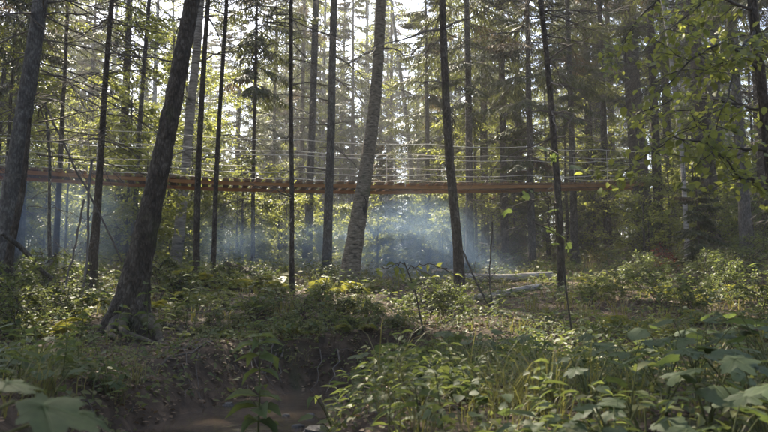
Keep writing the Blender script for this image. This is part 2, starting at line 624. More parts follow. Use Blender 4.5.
def leafy_crown(seed, z0, H, spread, nleaf, leaf, mats, trunk_r=.05, limbs=13, flat=.6, tmpl=LEAF2, fork=5):
    """broadleaf crown: limbs, side twigs and leaves set in sprays along them"""
    g = np.random.default_rng(seed)
    mb = MB()
    ends = []
    for k in range(limbs):
        f = (k + g.random()) / limbs
        z = z0 + (H - z0) * f * .85
        L = spread * (1 - .55 * f) * g.uniform(.6, 1.15)
        az = k * 2.4 + g.normal(0, .4)
        p = limb_path((0, 0, z), az, g.uniform(.1, .75) + .3 * f, L, .12, 7, .10, g)
        add_tube(mb, p, np.linspace(trunk_r * .45, .005, 7), 4, 1)
        for q in range(fork):
            s = g.integers(2, 7)
            p2 = limb_path(p[s], az + g.normal(0, .9), g.uniform(-.25, .5), L * g.uniform(.25, .55), .2, 5, .10, g)
            add_tube(mb, p2, np.linspace(.009, .003, 5), 3, 1)
            ends.append(p2)
        ends.append(p[3:])
    per = max(1, nleaf // len(ends))
    pos, ax, no = [], [], []
    for p in ends:
        u = g.random(per) ** .8 * (len(p) - 1)
        i0 = np.minimum(u.astype(int), len(p) - 2)
        q = p[i0] + (p[i0 + 1] - p[i0]) * (u - i0)[:, None]
        d = nrm(p[-1] - p[0])[None] + g.normal(0, .75, (per, 3)) * np.array([1, 1, flat])
        pos.append(q + nrm(d) * leaf * g.uniform(.1, 1.6, per)[:, None])
        ax.append(d + np.array([0, 0, -.35]))
        no.append(np.array([0, 0, 1.0]) + g.normal(0, .38, (per, 3)))
    pos, ax, no = map(np.concatenate, (pos, ax, no))
    scatter(mb, tmpl[0], tmpl[1], frame(ax, nrm(no)), pos, leaf * g.uniform(.65, 1.25, len(pos)), 0, tint=g.random(len(pos)))
    return mb.mesh('leafy_crown', [M[mats], M['twig']])


SPRUCE = []      # (trunk mesh, crown mesh)
for k, (z0, H, Lm, b0, r) in enumerate([(7.0, 20, 2.3, 1.2, .15), (5.0, 16, 2.0, .8, .12), (8.5, 21, 2.2, 1.5, .18), (3.0, 12, 1.7, .5, .09), (6.0, 18, 2.5, 1.0, .14)]):
    SPRUCE.append((straight_trunk(70 + k, H, r, 'bark_grey' if k % 2 else 'bark_dark'), spruce_crown(80 + k, z0, H, Lm, b0, step=.62, thin=.8)))
YOUNG = []
for k, (H, Lm) in enumerate([(4.5, 1.3), (3.0, 1.0), (6.5, 1.6)]):
    YOUNG.append((straight_trunk(90 + k, H, .035 + .01 * k, 'bark_dark', 6), spruce_crown(95 + k, .4, H, Lm, .2, step=.30)))
HIGH = [spruce_crown(120 + k, 1.2, H, Lm, -2.6, step=.5) for k, (H, Lm) in enumerate([(12, 2.0), (10, 1.7), (13, 2.3)])]   # crowns for the trees in front
BIRCH = []
for k, (z0, H, sp, nl) in enumerate([(5, 17, 2.6, 5200), (3.5, 14, 2.4, 5000)]):
    BIRCH.append((straight_trunk(130 + k, H, .12, 'bark_birch'), leafy_crown(140 + k, z0, H, sp, nl, .085, 'leaf_yellow' if k else 'leaf_green', .10, 20)))
BIRCH.append((straight_trunk(134, 18, .14, 'bark_birch'), leafy_crown(144, 3.5, 18, 3.6, 9500, .10, 'leaf_yellow', .10, 26, fork=7)))
SAPL = []
for k, (z0, H, sp, nl, lf, mm) in enumerate([(.8, 4.5, 1.6, 2600, .085, 'leaf_yellow'), (.6, 3.4, 1.5, 2200, .08, 'leaf_green'), (1.2, 6.0, 1.9, 3200, .09, 'leaf_yellow'), (.4, 2.2, 1.3, 1700, .075, 'leaf_yellow'), (.3, 1.8, 1.1, 1500, .07, 'leaf_green'), (1.6, 8.5, 2.7, 5200, .105, 'leaf_yellow'), (.15, 3.0, 1.9, 3600, .10, 'leaf_yellow'), (.15, 2.4, 1.8, 3200, .09, 'leaf_green')]):
    SAPL.append((straight_trunk(150 + k, H * .93, .03 + .004 * H, 'twig', 6, .3), leafy_crown(160 + k, z0, H, sp, nl, lf, mm, .03, 14)))


def tree(name, pair, x, y, s, label, cat, group=None, sink=.05):
    o = empty(name, (x, y, gz(x, y) - sink), rng.uniform(0, 6.283), s)
    obj('trunk', pair[0], o)
    obj('crown', pair[1], o)
    return tag(o, label, cat, group)


# ------------------------------------------------------------------ the trees one can point to
DEADB = []
for k in range(5):
    mb = MB()
    g = np.random.default_rng(200 + k)
    p = limb_path((0, 0, 0), math.pi / 2, g.uniform(-.2, .1), 1.0, .12, 8, .16, g)
    add_tube(mb, p, np.linspace(.014, .003, 8), 5)
    for q in range(7):
        s = g.integers(2, 8)
        add_tube(mb, limb_path(p[s], math.pi / 2 + g.choice([-1, 1]) * g.uniform(.4, 1.0), g.uniform(-.6, .2), g.uniform(.15, .4), .2, 4, .15, g), np.linspace(.006, .0015, 4), 3)
    DEADB.append(mb.mesh('branch', M['dead_twig']))


def hero(name, pts, d, matname, label, cat='tree', H=17.0, crown=None, crown_h=None, cs=1.0, sides=12, flare=.35, nbr=8, brz=(1.5, 7), lump=.045, dd=0.0, roots=None, seed=0, brl=(.5, 1.5), fine=0):
    """a trunk that follows pixel points (x, y, width) from the picture's top to its foot at depth d"""
    g = np.random.default_rng(300 + seed)
    W = [P(x, y, d) for x, y, _ in pts][::-1]
    rad = [wd * .84 / 2 / F * d for _, _, wd in pts][::-1]
    foot = W[0].copy()
    z = gz(foot[0], foot[1])
    foot[2] = z
    W = [w_ for w_ in W if w_[2] > z + .25]
    rad = rad[-len(W):]
    W = [foot + np.array([0, 0, -.35]), foot] + W
    rad = [rad[0] * 1.1, rad[0] * 1.05] + rad
    top = W[-1]
    dirv = nrm(W[-1] - W[-2])
    m = 8
    rt = rad[-1]
    if H > top[2] - z + 1:
        hh = (H - (top[2] - z))
        for q in range(1, m + 1):
            dirv = nrm(dirv + np.array([g.normal(0, .02), g.normal(0, .02), .12]))
            W.append(W[-1] + dirv * hh / m)
            rad.append(rt * (1 - q / m) ** .8 + .01)
    W, rad = np.array(W), np.array(rad)
    # resample
    cum = np.concatenate([[0], np.cumsum(np.linalg.norm(np.diff(W, axis=0), axis=1))])
    n = 44
    u = np.concatenate([np.linspace(0, 1.2, 12)[:-1], np.linspace(1.2, cum[-1], n - 11)]) if cum[-1] > 3 else np.linspace(0, cum[-1], n)
    W = np.stack([np.interp(u, cum, W[:, c]) for c in range(3)], -1)
    ker = np.array([.25, .5, .25])
    for _ in range(3):
        W[1:-1] = .25 * W[:-2] + .5 * W[1:-1] + .25 * W[2:]
    rad = np.interp(u, cum, rad)
    hh = (W[:, 2] - z).clip(0)
    rad = rad * (1 + flare * np.exp(-hh / (.28 + rad[2])))
    o = empty(name, foot)
    mb = MB()
    fl = None
    if roots:
        fl = lambda k, a: 1 + roots * np.exp(-hh[k] / .30) * np.cos(5 * a + .7 + .6 * np.sin(2 * a)) ** 2
    if fine:
        # close bark: ridges and plates as real relief
        uu = np.concatenate([np.linspace(0, 8.5, 230)[:-1], np.linspace(8.5, u[-1], 20)]) if u[-1] > 9 else np.linspace(0, u[-1], 200)
        Wf = np.stack([np.interp(uu, u, W[:, c]) for c in range(3)], -1)
        for _ in range(6):
            Wf[1:-1] = .25 * Wf[:-2] + .5 * Wf[1:-1] + .25 * Wf[2:]
        rf = np.interp(uu, u, rad)
        hf = (Wf[:, 2] - z).clip(0)
        fl2 = (lambda k, a: 1 + roots * np.exp(-hf[k] / .30) * np.cos(2.5 * a + .7 + .6 * np.sin(2 * a)) ** 2) if roots else None
        V, Fc = tube(Wf - foot, rf, 56, lump=lump, seed=seed, flare=fl2)
        ctrs = np.repeat(Wf - foot, 56, 0)
        nv = nrm(V - ctrs)
        dsp = np.array([noise.ridged_multi_fractal((v[0] * 11, v[1] * 11, v[2] * (3.2 if fine == 1 else 9)), .9, 2.1, 4, 1.0, 2.0) for v in V])
        V = V + nv * ((dsp - 1.1) * .009 * fine)[:, None]
        mb.add(V, Fc)
    else:
        add_tube(mb, W - foot, rad, sides, lump=lump, seed=seed, flare=fl)
    obj('trunk', mb.mesh('trunk', M[matname]), o)
    for k in range(nbr):
        zz = g.uniform(*brz)
        i = int(np.argmin(np.abs(hh - zz)))
        az = g.uniform(0, 6.283)
        Ls = g.uniform(*brl)
        st = W[i] - foot + np.array([math.cos(az), math.sin(az), 0]) * rad[i] * .8
        obj('branch', DEADB[g.integers(5)], o, st, (g.uniform(-.5, .25), g.uniform(-.4, .4), az - math.pi / 2), Ls)
    if crown is not None:
        i = int(np.argmin(np.abs(hh - crown_h)))
        obj('crown', crown, o, W[i] - foot, (0, 0, g.uniform(0, 6.28)), cs)
    tag(o, label, cat)
    return o, W, rad


hero('spruce_tree', [(41, 0, 17), (33, 60, 18), (21, 130, 20), (10, 200, 21.5), (3, 250, 23), (0, 275, 25)], 11, 'bark_grey', fine=1, label=
     'thick grey leaning trunk whose foot stands beside a fallen pale branch', crown=HIGH[0], crown_h=5.6, cs=1.3, H=20, nbr=9, brz=(2.5, 6), seed=1)
hero('tree_snag', [(30, 118, 4), (27, 150, 6), (22, 195, 7), (12, 240, 9), (8, 268, 11)], 10.7, 'bark_dark',
     'crooked dark broken stem rising tight beside the thick grey leaning trunk', H=0, nbr=3, brz=(1, 2.2), seed=2, brl=(.3, .6), sides=8)
hero('sapling', [(46, 112, 3), (50, 160, 3.6), (49, 215, 4), (50, 275, 5)], 12.6, 'bark_grey',
     'very thin bare sapling crossing the bridge near the thick grey leaning trunk', H=0, nbr=5, brz=(1, 3.3), seed=3, sides=7, brl=(.4, .9))
hero('spruce_tree', [(112, 0, 5.5), (108, 45, 6), (104, 100, 7), (99, 180, 8), (96, 230, 9.5), (91, 275, 12)], 13.5, 'bark_dark',
     'thin dark spruce trunk with a swollen foot before the bridge, leaning sticks beside it', crown=HIGH[1], crown_h=5.4, cs=1.1, H=16, nbr=14, brz=(2, 6.5), seed=4)
hero('spruce_tree', [(149, 0, 4.5), (143, 80, 5), (138, 150, 6), (134, 225, 7), (132, 262, 8)], 21.5, 'bark_grey',
     'thin grey spruce trunk behind the bridge, half hidden by the big mossy leaning trunk', crown=HIGH[0], crown_h=9, H=18, nbr=12, brz=(2, 9), seed=5)
T5, W5, R5 = hero('spruce_tree', [(193, 0, 18.5), (181, 60, 20), (168, 130, 22), (156, 190, 24), (144, 240, 26.5), (133, 285, 30), (128, 322, 33)], 8.7, 'bark_dark', fine=1, label=
     'big dark leaning trunk with mossy spreading roots on the stream bank', crown=HIGH[2], crown_h=8.2, cs=1.2, H=20, flare=.35, roots=.8, nbr=3, brz=(3.2, 4.6), sides=24, lump=.03, seed=6)
hero('birch_tree', [(201, 0, 9), (196, 60, 10), (190, 110, 11), (184, 190, 12), (178, 240, 13), (174, 280, 15)], 20.5, 'bark_birch',
     'pale birch trunk behind the bridge between the big leaning trunk and two dark poles', H=18, crown=BIRCH[0][1], crown_h=3, cs=.8, nbr=4, brz=(4, 8), seed=7)
hero('spruce_tree', [(208, 0, 5.5), (204, 60, 6.2), (200, 130, 7), (197, 200, 7.5), (196, 278, 9)], 16, 'bark_dark',
     'straight dark spruce pole before the bridge, the one next to the pale birch', crown=HIGH[1], crown_h=8, cs=.7, H=17, nbr=12, brz=(2.5, 7), seed=8)
hero('spruce_tree', [(227, 0, 4.6), (221, 90, 5), (216, 180, 5.6), (213, 275, 7)], 16.4, 'bark_dark',
     'slimmer dark spruce pole before the bridge, farther from the pale birch', crown=HIGH[0], crown_h=8.2, cs=.65, H=16, nbr=12, brz=(2.5, 7), seed=9)
hero('spruce_tree', [(257, 0, 3.2), (255, 100, 3.8), (253, 190, 4.6), (253, 272, 6)], 22, 'bark_dark',
     'slender spruce behind the bridge with drooping boughs against the bright sky', crown=HIGH[1], crown_h=4.6, cs=1.1, H=15, nbr=14, brz=(2, 6), seed=10)
hero('spruce_tree', [(291, 0, 4.6), (291, 100, 5), (292, 200, 5.6), (292, 292, 7)], 12, 'bark_dark',
     'slim black straight pole in front of the bridge rising from the low leafy bank', crown=HIGH[1], crown_h=6.6, H=13, nbr=16, brz=(1.0, 5.4), seed=11, brl=(.4, 1.0))
hero('pine_tree', [(316, 0, 8), (313, 100, 8.5), (310, 180, 9), (308, 258, 10.5)], 23, 'bark_grey',
     'pale grey straight trunk behind the bridge next to a darker grey trunk', crown=HIGH[2], crown_h=10, cs=.8, H=19, nbr=14, brz=(3, 10), seed=12)
hero('spruce_tree', [(334, 0, 8.5), (332, 90, 9), (330, 170, 9.6), (327, 260, 11.5)], 17.5, 'bark_grey',
     'grey straight trunk before the bridge between the slim black pole and the curved birch', crown=HIGH[0], crown_h=9, cs=.75, H=19, nbr=14, brz=(2.5, 8), seed=13)
T13, W13, R13 = hero('birch_tree', [(381, 0, 12.5), (380, 40, 13), (377, 90, 14), (371, 140, 15.5), (363, 190, 17.5), (355, 240, 20), (348, 290, 25)], 14, 'bark_aspen', fine=.5, label=
     'stout curved birch with ringed bark and a dark scar, blue smoke beside it', H=18, crown=BIRCH[1][1], crown_h=4.4, cs=1.0, flare=.3, nbr=2, brz=(4, 5), sides=20, seed=14, lump=.03)
mb = MB()      # the scar on its bark
k = int(np.argmin(np.abs(W13[:, 2] - P(366, 205, 14)[2])))
pc = P(364.5, 205, 13.852) - np.array(T13.location)
ov = np.array([(0, 0, .17), (.055, 0, .05), (.05, 0, -.12), (0, 0, -.20), (-.03, 0, -.1), (-.035, 0, .06)])
inn = ov * np.array([.5, 1, .62]) + np.array([.004, .03, 0])
mb.add(np.concatenate([ov, inn]) + pc, [(a, (a + 1) % 6, 6 + (a + 1) % 6, 6 + a) for a in range(6)])
mb.add(inn + pc, [(0, a, a + 1) for a in range(1, 5)])
obj('bark_scar', mb.mesh('bark_scar', M['twig']), T13)
hero('spruce_tree', [(442, 0, 8.4), (444, 60, 9), (447, 130, 10), (453, 200, 11), (458, 250, 11.6), (460, 295, 13)], 12.5, 'bark_dark',
     'dark spruce trunk before the bridge rising from behind the dense dome shaped bush', crown=HIGH[2], crown_h=6.8, H=16, nbr=18, brz=(2.8, 6.4), seed=15)
hero('spruce_tree', [(541, 0, 6), (548, 70, 7), (554, 140, 8), (559, 210, 8.6), (562, 295, 10.5)], 13, 'bark_dark',
     'slim dark spruce trunk with many bare boughs beside the fallen pale logs', crown=HIGH[1], crown_h=6.8, cs=1.0, H=16, nbr=26, brz=(2.4, 6.4), seed=16)
hero('birch_tree', [(391, 0, 3.6), (397, 50, 4), (404, 100, 5), (410, 150, 5.5), (414, 262, 6.5)], 30, 'bark_birch',
     'thin leaning white birch far behind the bridge ropes', H=16, crown=BIRCH[1][1], crown_h=3, nbr=3, brz=(5, 9), seed=17)
hero('birch_tree', [(662, 0, 4.4), (669, 40, 4.8), (675, 95, 5), (682, 150, 5.2), (687, 245, 6)], 17, 'bark_birch',
     'slim white birch among the dark trunks above the shaded slope', H=15, crown=BIRCH[0][1], crown_h=1.8, cs=.8, nbr=3, brz=(4, 7), seed=18)
hero('spruce_tree', [(628, 0, 17), (633, 100, 19), (640, 180, 21), (646, 248, 25)], 26.8, 'bark_dark',
     'massive dark spruce trunk where the far end of the bridge stops', crown=HIGH[2], crown_h=9, cs=1.3, H=23, nbr=22, brz=(4, 10), seed=19, brl=(.8, 2))
hero('spruce_tree', [(690, 0, 14), (700, 90, 16), (708, 160, 17), (712, 245, 20)], 20, 'bark_dark',
     'broad dark trunk standing behind the slim white birch', crown=HIGH[0], crown_h=7.5, cs=1.3, H=20, nbr=14, brz=(3, 8), seed=20, brl=(.8, 2))
hero('spruce_tree', [(728, 0, 8), (736, 80, 10), (742, 160, 12), (746, 240, 14)], 17, 'bark_grey',
     'grey trunk on the shaded slope beyond the linden', crown=HIGH[1], crown_h=7, cs=1.2, H=17, nbr=12, brz=(3, 7), seed=21, brl=(.8, 2))

# mossy roots of the big leaning trunk: each its own part
mb0 = np.array(T5.location)
for (px, py, d), r0, hump in (((178, 352, 7.6), .085, .10), ((152, 356, 7.5), .07, .05), ((196, 333, 8.6), .07, .04), ((88, 338, 8.3), .08, .03), ((170, 320, 9.7), .07, .03), ((112, 352, 7.7), .07, .03)):
    e = P(px, py, d)
    g = np.random.default_rng(int(px))
    t = np.linspace(0, 1, 14)
    dirv = (e - mb0) * np.array([1, 1, 0])
    side = np.array([-dirv[1], dirv[0], 0])
    p = mb0 + dirv * (t * 1.0)[:, None] + side * (g.uniform(-.18, .18) * np.sin(t * 4.5))[:, None] + side * (g.normal(0, .02, 14) * t)[:, None]
    gr = ground(p[:, 0], p[:, 1])
    fall = np.maximum(gr, np.interp(t, [0, .25, .6, 1], [mb0[2] + .20, mb0[2] + .03, gr[8] + hump * .6, gr[-1] - .05]))
    p[:, 2] = np.where(t < .9, fall + .02, gr - .05)
    p[:, 2] = np.convolve(np.pad(p[:, 2], 2, mode='edge'), np.ones(5) / 5, 'valid')
    mb = MB()
    add_tube(mb, p - mb0, r0 * .8 * (.7 * np.exp(-t * 5) + 1 - .72 * t), 9, lump=.10, seed=int(px))
    obj('root', mb.mesh('root', M['bark_moss']), T5)


# ------------------------------------------------------------------ the rope bridge
def bridge_depth(px):
    return np.interp(px, [-60, 100, 250, 400, 520, 645], [16.4, 17.2, 18.0, 19.0, 21.0, 24.5])


BX = [-60, 30, 100, 200, 300, 400, 500, 560, 625, 650]
BY = [172, 177, 181, 186.5, 189.5, 191, 190, 189, 187.5, 187]
q = np.linspace(-60, 645, 400)
bd = bridge_depth(q)
ctr = np.array([P(a, b_, c_) for a, b_, c_ in zip(q, np.interp(q, BX, BY), bd)])
for _ in range(60):
    ctr[1:-1] = .25 * ctr[:-2] + .5 * ctr[1:-1] + .25 * ctr[2:]
cum = np.concatenate([[0], np.cumsum(np.linalg.norm(np.diff(ctr, axis=0), axis=1))])
blen = cum[-1]


def along(s):
    s = np.asarray(s, float)
    return np.stack([np.interp(s, cum, ctr[:, c]) for c in range(3)], -1)


def across(s):
    tg = nrm(along(np.clip(s + .2, 0, blen)) - along(np.clip(s - .2, 0, blen)))
    sd = np.cross(tg, np.array([0, 0, 1.0]))
    return tg, nrm(sd)


bridge = empty('rope_bridge', along(np.array([blen * .5]))[0])
b0 = np.array(bridge.location)
tag(bridge, 'orange brown plank footbridge hung between the trees with white rope rails', 'bridge')


def box(mb, c, ax, sz, mat=0):
    """box centred at c with axes ax (rows) and full sizes sz"""
    ax = np.asarray(ax)
    s = np.array([(i, j, k) for i in (-.5, .5) for j in (-.5, .5) for k in (-.5, .5)]) * np.asarray(sz)
    mb.add(s @ ax + c, [(0, 1, 3, 2), (4, 6, 7, 5), (0, 4, 5, 1), (2, 3, 7, 6), (0, 2, 6, 4), (1, 5, 7, 3)], mat)


plank_me = []
for k in range(4):
    g = np.random.default_rng(400 + k)
    mb = MB()
    box(mb, np.zeros(3), np.eye(3), (1.34 + g.normal(0, .025), .150 + g.normal(0, .007), .060))
    v = mb.v[0]
    v += g.normal(0, .004, v.shape)
    me = mb.mesh('plank', M['plank'], False)
    plank_me.append(me)
s = .1
while s < blen - .05:
    tg, sd = across(np.array([s]))
    up = np.cross(sd[0], tg[0])
    Rm = np.stack([sd[0], tg[0], up], -1)
    obj('plank', plank_me[rng.integers(4)], bridge, mtx=mtx(Rm, along(np.array([s]))[0] - b0 + up * .0925 + rng.normal(0, .004, 3) + sd[0] * rng.normal(0, .012), 1.0))
    s += .250 + rng.normal(0, .007)
for off in (.52, -.52):
    cuts = np.arange(0, blen, 3.9)
    for a in cuts:                      # the bearers are boards set end to end
        e = min(a + 3.885, blen)
        ss = np.linspace(a, e, 10)
        tg, sd = across(ss)
        up = np.cross(sd, tg)
        c = along(ss) - b0 + sd * off
        ring = np.stack([c + sd * .028 + up * .062, c - sd * .028 + up * .062, c - sd * .028 - up * .022, c + sd * .028 - up * .022], 1)
        mb = MB()
        V = ring.reshape(-1, 3)
        i = np.arange(9)[:, None] * 4
        jj = np.arange(4)[None]
        mb.add(V, np.stack([i + jj, i + (jj + 1) % 4, i + 4 + (jj + 1) % 4, i + 4 + jj], -1).reshape(-1, 4))
        mb.add(ring[0], [(0, 1, 2, 3)])
        mb.add(ring[-1], [(3, 2, 1, 0)])
        obj('bearer', mb.mesh('bearer', M['stringer'], False), bridge)
ties = np.arange(3.2, blen, 7.4)
for off in (.64, -.64):
    for hgt in (1.08, .72, .36):
        ss = np.linspace(0, blen, 170)
        tg, sd = across(ss)
        ph = ((ss - 1.6) / 3.2) % 1
        sag = .055 * (4 * (ph - .5) ** 2 - 1) + rng.normal(0, .002, len(ss))
        c = along(ss) - b0 + sd * off
        c[:, 2] += hgt + sag + rng.normal(0, .03)
        mb = MB()
        add_tube(mb, c, .009, 5)
        obj('rope', mb.mesh('rope', M['rope']), bridge)
    for s in ties:
        tg, sd = across(np.array([s]))
        c = along(np.array([s]))[0] - b0 + sd[0] * off
        mb = MB()
        add_tube(mb, np.array([c + (0, 0, .02), c + sd[0] * .006 + (0, 0, .5), c + (0, 0, 1.1)]), .008, 5)
        obj('tie_rope', mb.mesh('tie_rope', M['rope']), bridge)


# ------------------------------------------------------------------ the wood behind
def keep_clear(x, y, pad):
    return stream_dist(np.array([x]), np.array([y]))[0] > pad


def bridge_gap(x, y):
    return np.min(np.hypot(ctr[:, 0] - x, ctr[:, 1] - y))


MARKS = [(62, 'the thick grey leaning trunk'), (190, 'the big mossy leaning trunk'), (300, 'the pair of dark poles'), (395, 'the stout curved birch'),
         (500, 'the dome shaped bush'), (612, 'the bare boughed slim spruce'), (705, 'the massive dark trunk'), (2000, 'the linden with large leaves')]


def mark(px):
    for lim, nm in MARKS:
        if px < lim:
            return nm


# hand-placed wood: (pixel column, depth, variant, scale)
WOOD = [(-60, 15, 0, 1.0), (-20, 18, 4, 1.0), (18, 21, 1, 1.1), (118, 27, 2, 1.0), (20, 30, 4, 1),
        (236, 36, 1, .95), (272, 39, 4, .9), (300, 40, 0, 1), (352, 41, 1, 1.1), (428, 27, 3, 1.1), (440, 36, 1, 1), (470, 21.5, 1, 1.0), (486, 29, 0, 1.0),
        (505, 25, 4, .95), (520, 33, 2, 1.0), (532, 21, 3, 1.1), (575, 24, 1, 1.0), (592, 30, 0, 1.0), (608, 28, 4, 1.0), (615, 35, 2, 1.1), (660, 22, 0, 1), (672, 29, 4, 1.1),
        (725, 24, 1, 1.1), (768, 19, 0, 1.0), (790, 15, 4, .9), (745, 28, 2, 1.1), (700, 32, 0, 1.1), (830, 20, 2, 1)]
for px, d, k, s in WOOD:
    x = (px - 384) / F * d
    tree('spruce_tree', SPRUCE[k], x, d, s * rng.uniform(.95, 1.05), ['tall straight', 'slim', 'towering thick stemmed', 'short low boughed', 'wide boughed'][k] + ' dark spruce near behind ' + mark(px), 'tree', 'dark spruces near behind ' + mark(px))
n = 0
pts = []
while n < 120:
    d = 34 + 62 * rng.random() ** .8
    px = rng.uniform(-140, 908)
    x = (px - 384) / F * d
    if 205 < px < 262 and d < 60 or 395 < px < 432 and d < 55 or 250 < px < 396 and d < 50:
        continue
    if any(math.hypot(x - a, d - b_) < 1.8 for a, b_ in pts):
        continue
    pts.append((x, d))
    n += 1
    if rng.random() < .62:
        tree('spruce_tree', SPRUCE[rng.integers(5)], x, d, rng.uniform(.75, 1.15), 'distant hazy spruce deep in the wood far behind ' + mark(px), 'tree', 'spruces deep behind ' + mark(px))
    else:
        tree('birch_tree', BIRCH[rng.integers(2)], x, d, rng.uniform(.75, 1.1), 'distant birch with light green leaves far behind ' + mark(px), 'tree', 'birches deep behind ' + mark(px))
for k in range(46):            # the pale screen of trees beyond the clearing
    d = rng.uniform(46, 74)
    px = rng.uniform(232, 470) if k < 34 else rng.uniform(150, 640)
    x = (px - 384) / F * d
    if k % 5 < 3:
        tree('birch_tree', BIRCH[k % 2], x, d, rng.uniform(1.0, 1.35), 'distant birch with light green leaves far behind ' + mark(px), 'tree', 'birches deep behind ' + mark(px))
    else:
        tree('spruce_tree', SPRUCE[[1, 3, 4][k % 3]], x, d, rng.uniform(.9, 1.2), 'distant hazy spruce deep in the wood far behind ' + mark(px), 'tree', 'spruces deep behind ' + mark(px))
for k in range(52):
    d = rng.uniform(40, 72)
    px = rng.uniform(-60, 830)
    x = (px - 384) / F * d
    if 205 < px < 268 or 392 < px < 432 or 606 < px < 640 or 250 < px < 400 and d < 50:
        continue
    if k % 5 < 2:
        tree('birch_tree', BIRCH[k % 2], x, d, rng.uniform(1.1, 1.45), 'distant birch with light green leaves far behind ' + mark(px), 'tree', 'birches deep behind ' + mark(px))
    else:
        tree('spruce_tree', SPRUCE[[0, 1, 4][k % 3]], x, d, rng.uniform(1.1, 1.45), 'distant hazy spruce deep in the wood far behind ' + mark(px), 'tree', 'spruces deep behind ' + mark(px))
for px, d in ((40, 44), (75, 49), (105, 45), (140, 50), (165, 46), (192, 52), (284, 50), (302, 55), (322, 49), (342, 53), (366, 50), (388, 56), (452, 46), (478, 52), (520, 47), (560, 50)):
    tree('birch_tree', BIRCH[2], (px - 384) / F * d, d, rng.uniform(1.15, 1.4), 'tall full crowned birch of the pale leafy screen behind ' + mark(px), 'tree', 'full crowned birches behind ' + mark(px))
# understorey
n = 0
while n < 215:
    d = 15.5 + 36 * rng.random() ** 1.2
    px = rng.uniform(-60, 830)
    x = (px - 384) / F * d
    if bridge_gap(x, d) < 1.9 or (300 < px < 600 and d < 21) or (150 < px <= 300 and d < 20.5) or (560 < px < 640 and d < 26):
        continue
    n += 1
    low = d < bridge_depth(px) + 2 or (-7 < x < 2 and d < 38)
    k = rng.choice([3, 4]) if low else rng.choice(6, p=[.22, .10, .20, .12, .06, .30])
    sc = rng.uniform(.6, .9) if low else rng.uniform(.8, 1.15)
    kind = ['leafy', 'dark green', 'tall leafy', 'low leafy', 'low dark green', 'tall spreading'][k]
    tree('leafy_sapling', SAPL[k], x, d, sc, kind + ' sapling in the understorey beyond ' + mark(px), 'sapling', kind + ' saplings beyond ' + mark(px))
n = 0
while n < 95:
    d = 19 + 24 * rng.random()
    px = rng.uniform(-40, 800)
    x = (px - 384) / F * d
    if bridge_gap(x, d) < 1.5 or (330 < px < 470 and d < 24) or (470 <= px < 600 and d < 22) or (150 < px <= 330 and d < 23) or (560 < px < 640 and d < 26):
        continue
    n += 1
    k = 6 if rng.random() < .72 else 7
    kind = 'broad yellow green bush' if k == 6 else 'broad dark green bush'
    tree('leafy_bush', SAPL[k], x, d, rng.uniform(.75, 1.25), kind + ' filling the understorey behind ' + mark(px), 'bush', kind + 'es behind ' + mark(px))
for px, d, k, s in [(515, 27, 2, .8), (380, 27, 0, 1.0), (700, 15, 1, .7), (590, 29, 2, .8)]:
    x = (px - 384) / F * d
    tree('young_spruce', YOUNG[k], x, d, s, 'small young spruce with boughs to the ground beyond ' + mark(px), 'tree', 'young spruces beyond ' + mark(px))


# ------------------------------------------------------------------ the wood all round (one mass nobody could count)
def simple_spruce(g, mb, x, y, H, Lm, z0):
    z = gz(x, y)
    add_tube(mb, np.array([(x, y, z - .4), (x + g.normal(0, .1), y, z + H * .5), (x + g.normal(0, .2), y, z + H)]), [H * .009, H * .006, .02], 5, 1)
    hh = z0
    while hh < H:
        f = (hh - z0) / (H - z0)
        n = 5
        az = g.uniform(0, 6.283, n)
        L = (Lm * (1 - f) ** .8 + .2) * g.uniform(.7, 1.1, n)
        for q in range(n):
            m = 9
            t = g.uniform(.2, 1, m)
            d = np.array([math.cos(az[q]), math.sin(az[q]), -.25 + .6 * f])
            pos = np.array([x, y, z + hh]) + d * (t * L[q])[:, None]
            ax = d + g.normal(0, .6, (m, 3)) + np.array([0, 0, -.3])
            scatter(mb, STRIP[0], STRIP[1], frame(ax, nrm(np.array([0, 0, 1.0]) + g.normal(0, .4, (m, 3)))), pos, np.stack([np.full(m, .12), L[q] * g.uniform(.2, .45, m), np.full(m, .3)], -1), 0, tint=g.random(m))
        hh += g.uniform(.5, .9)


mb = MB()
g = np.random.default_rng(77)
n = 0
while n < 270:
    if n < 95:        # beyond the wood in view
        d = g.uniform(92, 150)
        x = g.uniform(-1, 1) * d * .75
    else:             # round the sides and behind the camera
        a = g.uniform(0.62, 2 * math.pi - .62)
        rr = 6.5 + 42 * g.random() ** .9
        if rr < 11 and (a < 1.0 or a > 2 * math.pi - 1.0):
            continue
        x, d = math.sin(a) * rr, math.cos(a) * rr
        if stream_dist(np.array([x]), np.array([d]))[0] < 1.3:
            continue
    simple_spruce(g, mb, x, d, g.uniform(13, 22), g.uniform(2, 3.2), g.uniform(.5, 3) if n < 95 else g.uniform(4, 7.5))
    n += 1
tag(obj('surrounding_wood', mb.mesh('surrounding_wood', [M['spruce'], M['bark_dark']])), 'distant mass of spruce wood closing the view all round', 'woodland', kind='stuff')


# ------------------------------------------------------------------ small plants
def simple_obj_mesh(name, tmpl, m, smooth_shade=True):
    mb = MB()
    mb.add(*tmpl)
    return mb.mesh(name, m, smooth_shade)


def veined_leaf(n_, dp, teeth, seed):
    V, Fc = lobed_leaf(n_, dp, teeth, seed)
    mb = MB()
    mb.add(V, Fc)
    for a in np.linspace(-2.25, 2.25, n_):
        tip = V[1 + np.argmin(np.abs(np.arctan2(V[2:, 0], (V[2:, 1] - .28) * .86) - a))]
        t = np.linspace(0, .88, 5)[:, None]
        p = np.array([0, .28, .03]) + (tip - np.array([0, .28, .03])) * t
        p[:, 2] = .03 + (tip[2] - .03) * t[:, 0] ** 2 * .95 + .012
        add_tube(mb, p, np.linspace(.010, .003, 5), 3, 1)
    return mb.mesh('leaf', [M['broad'], M['vein']])


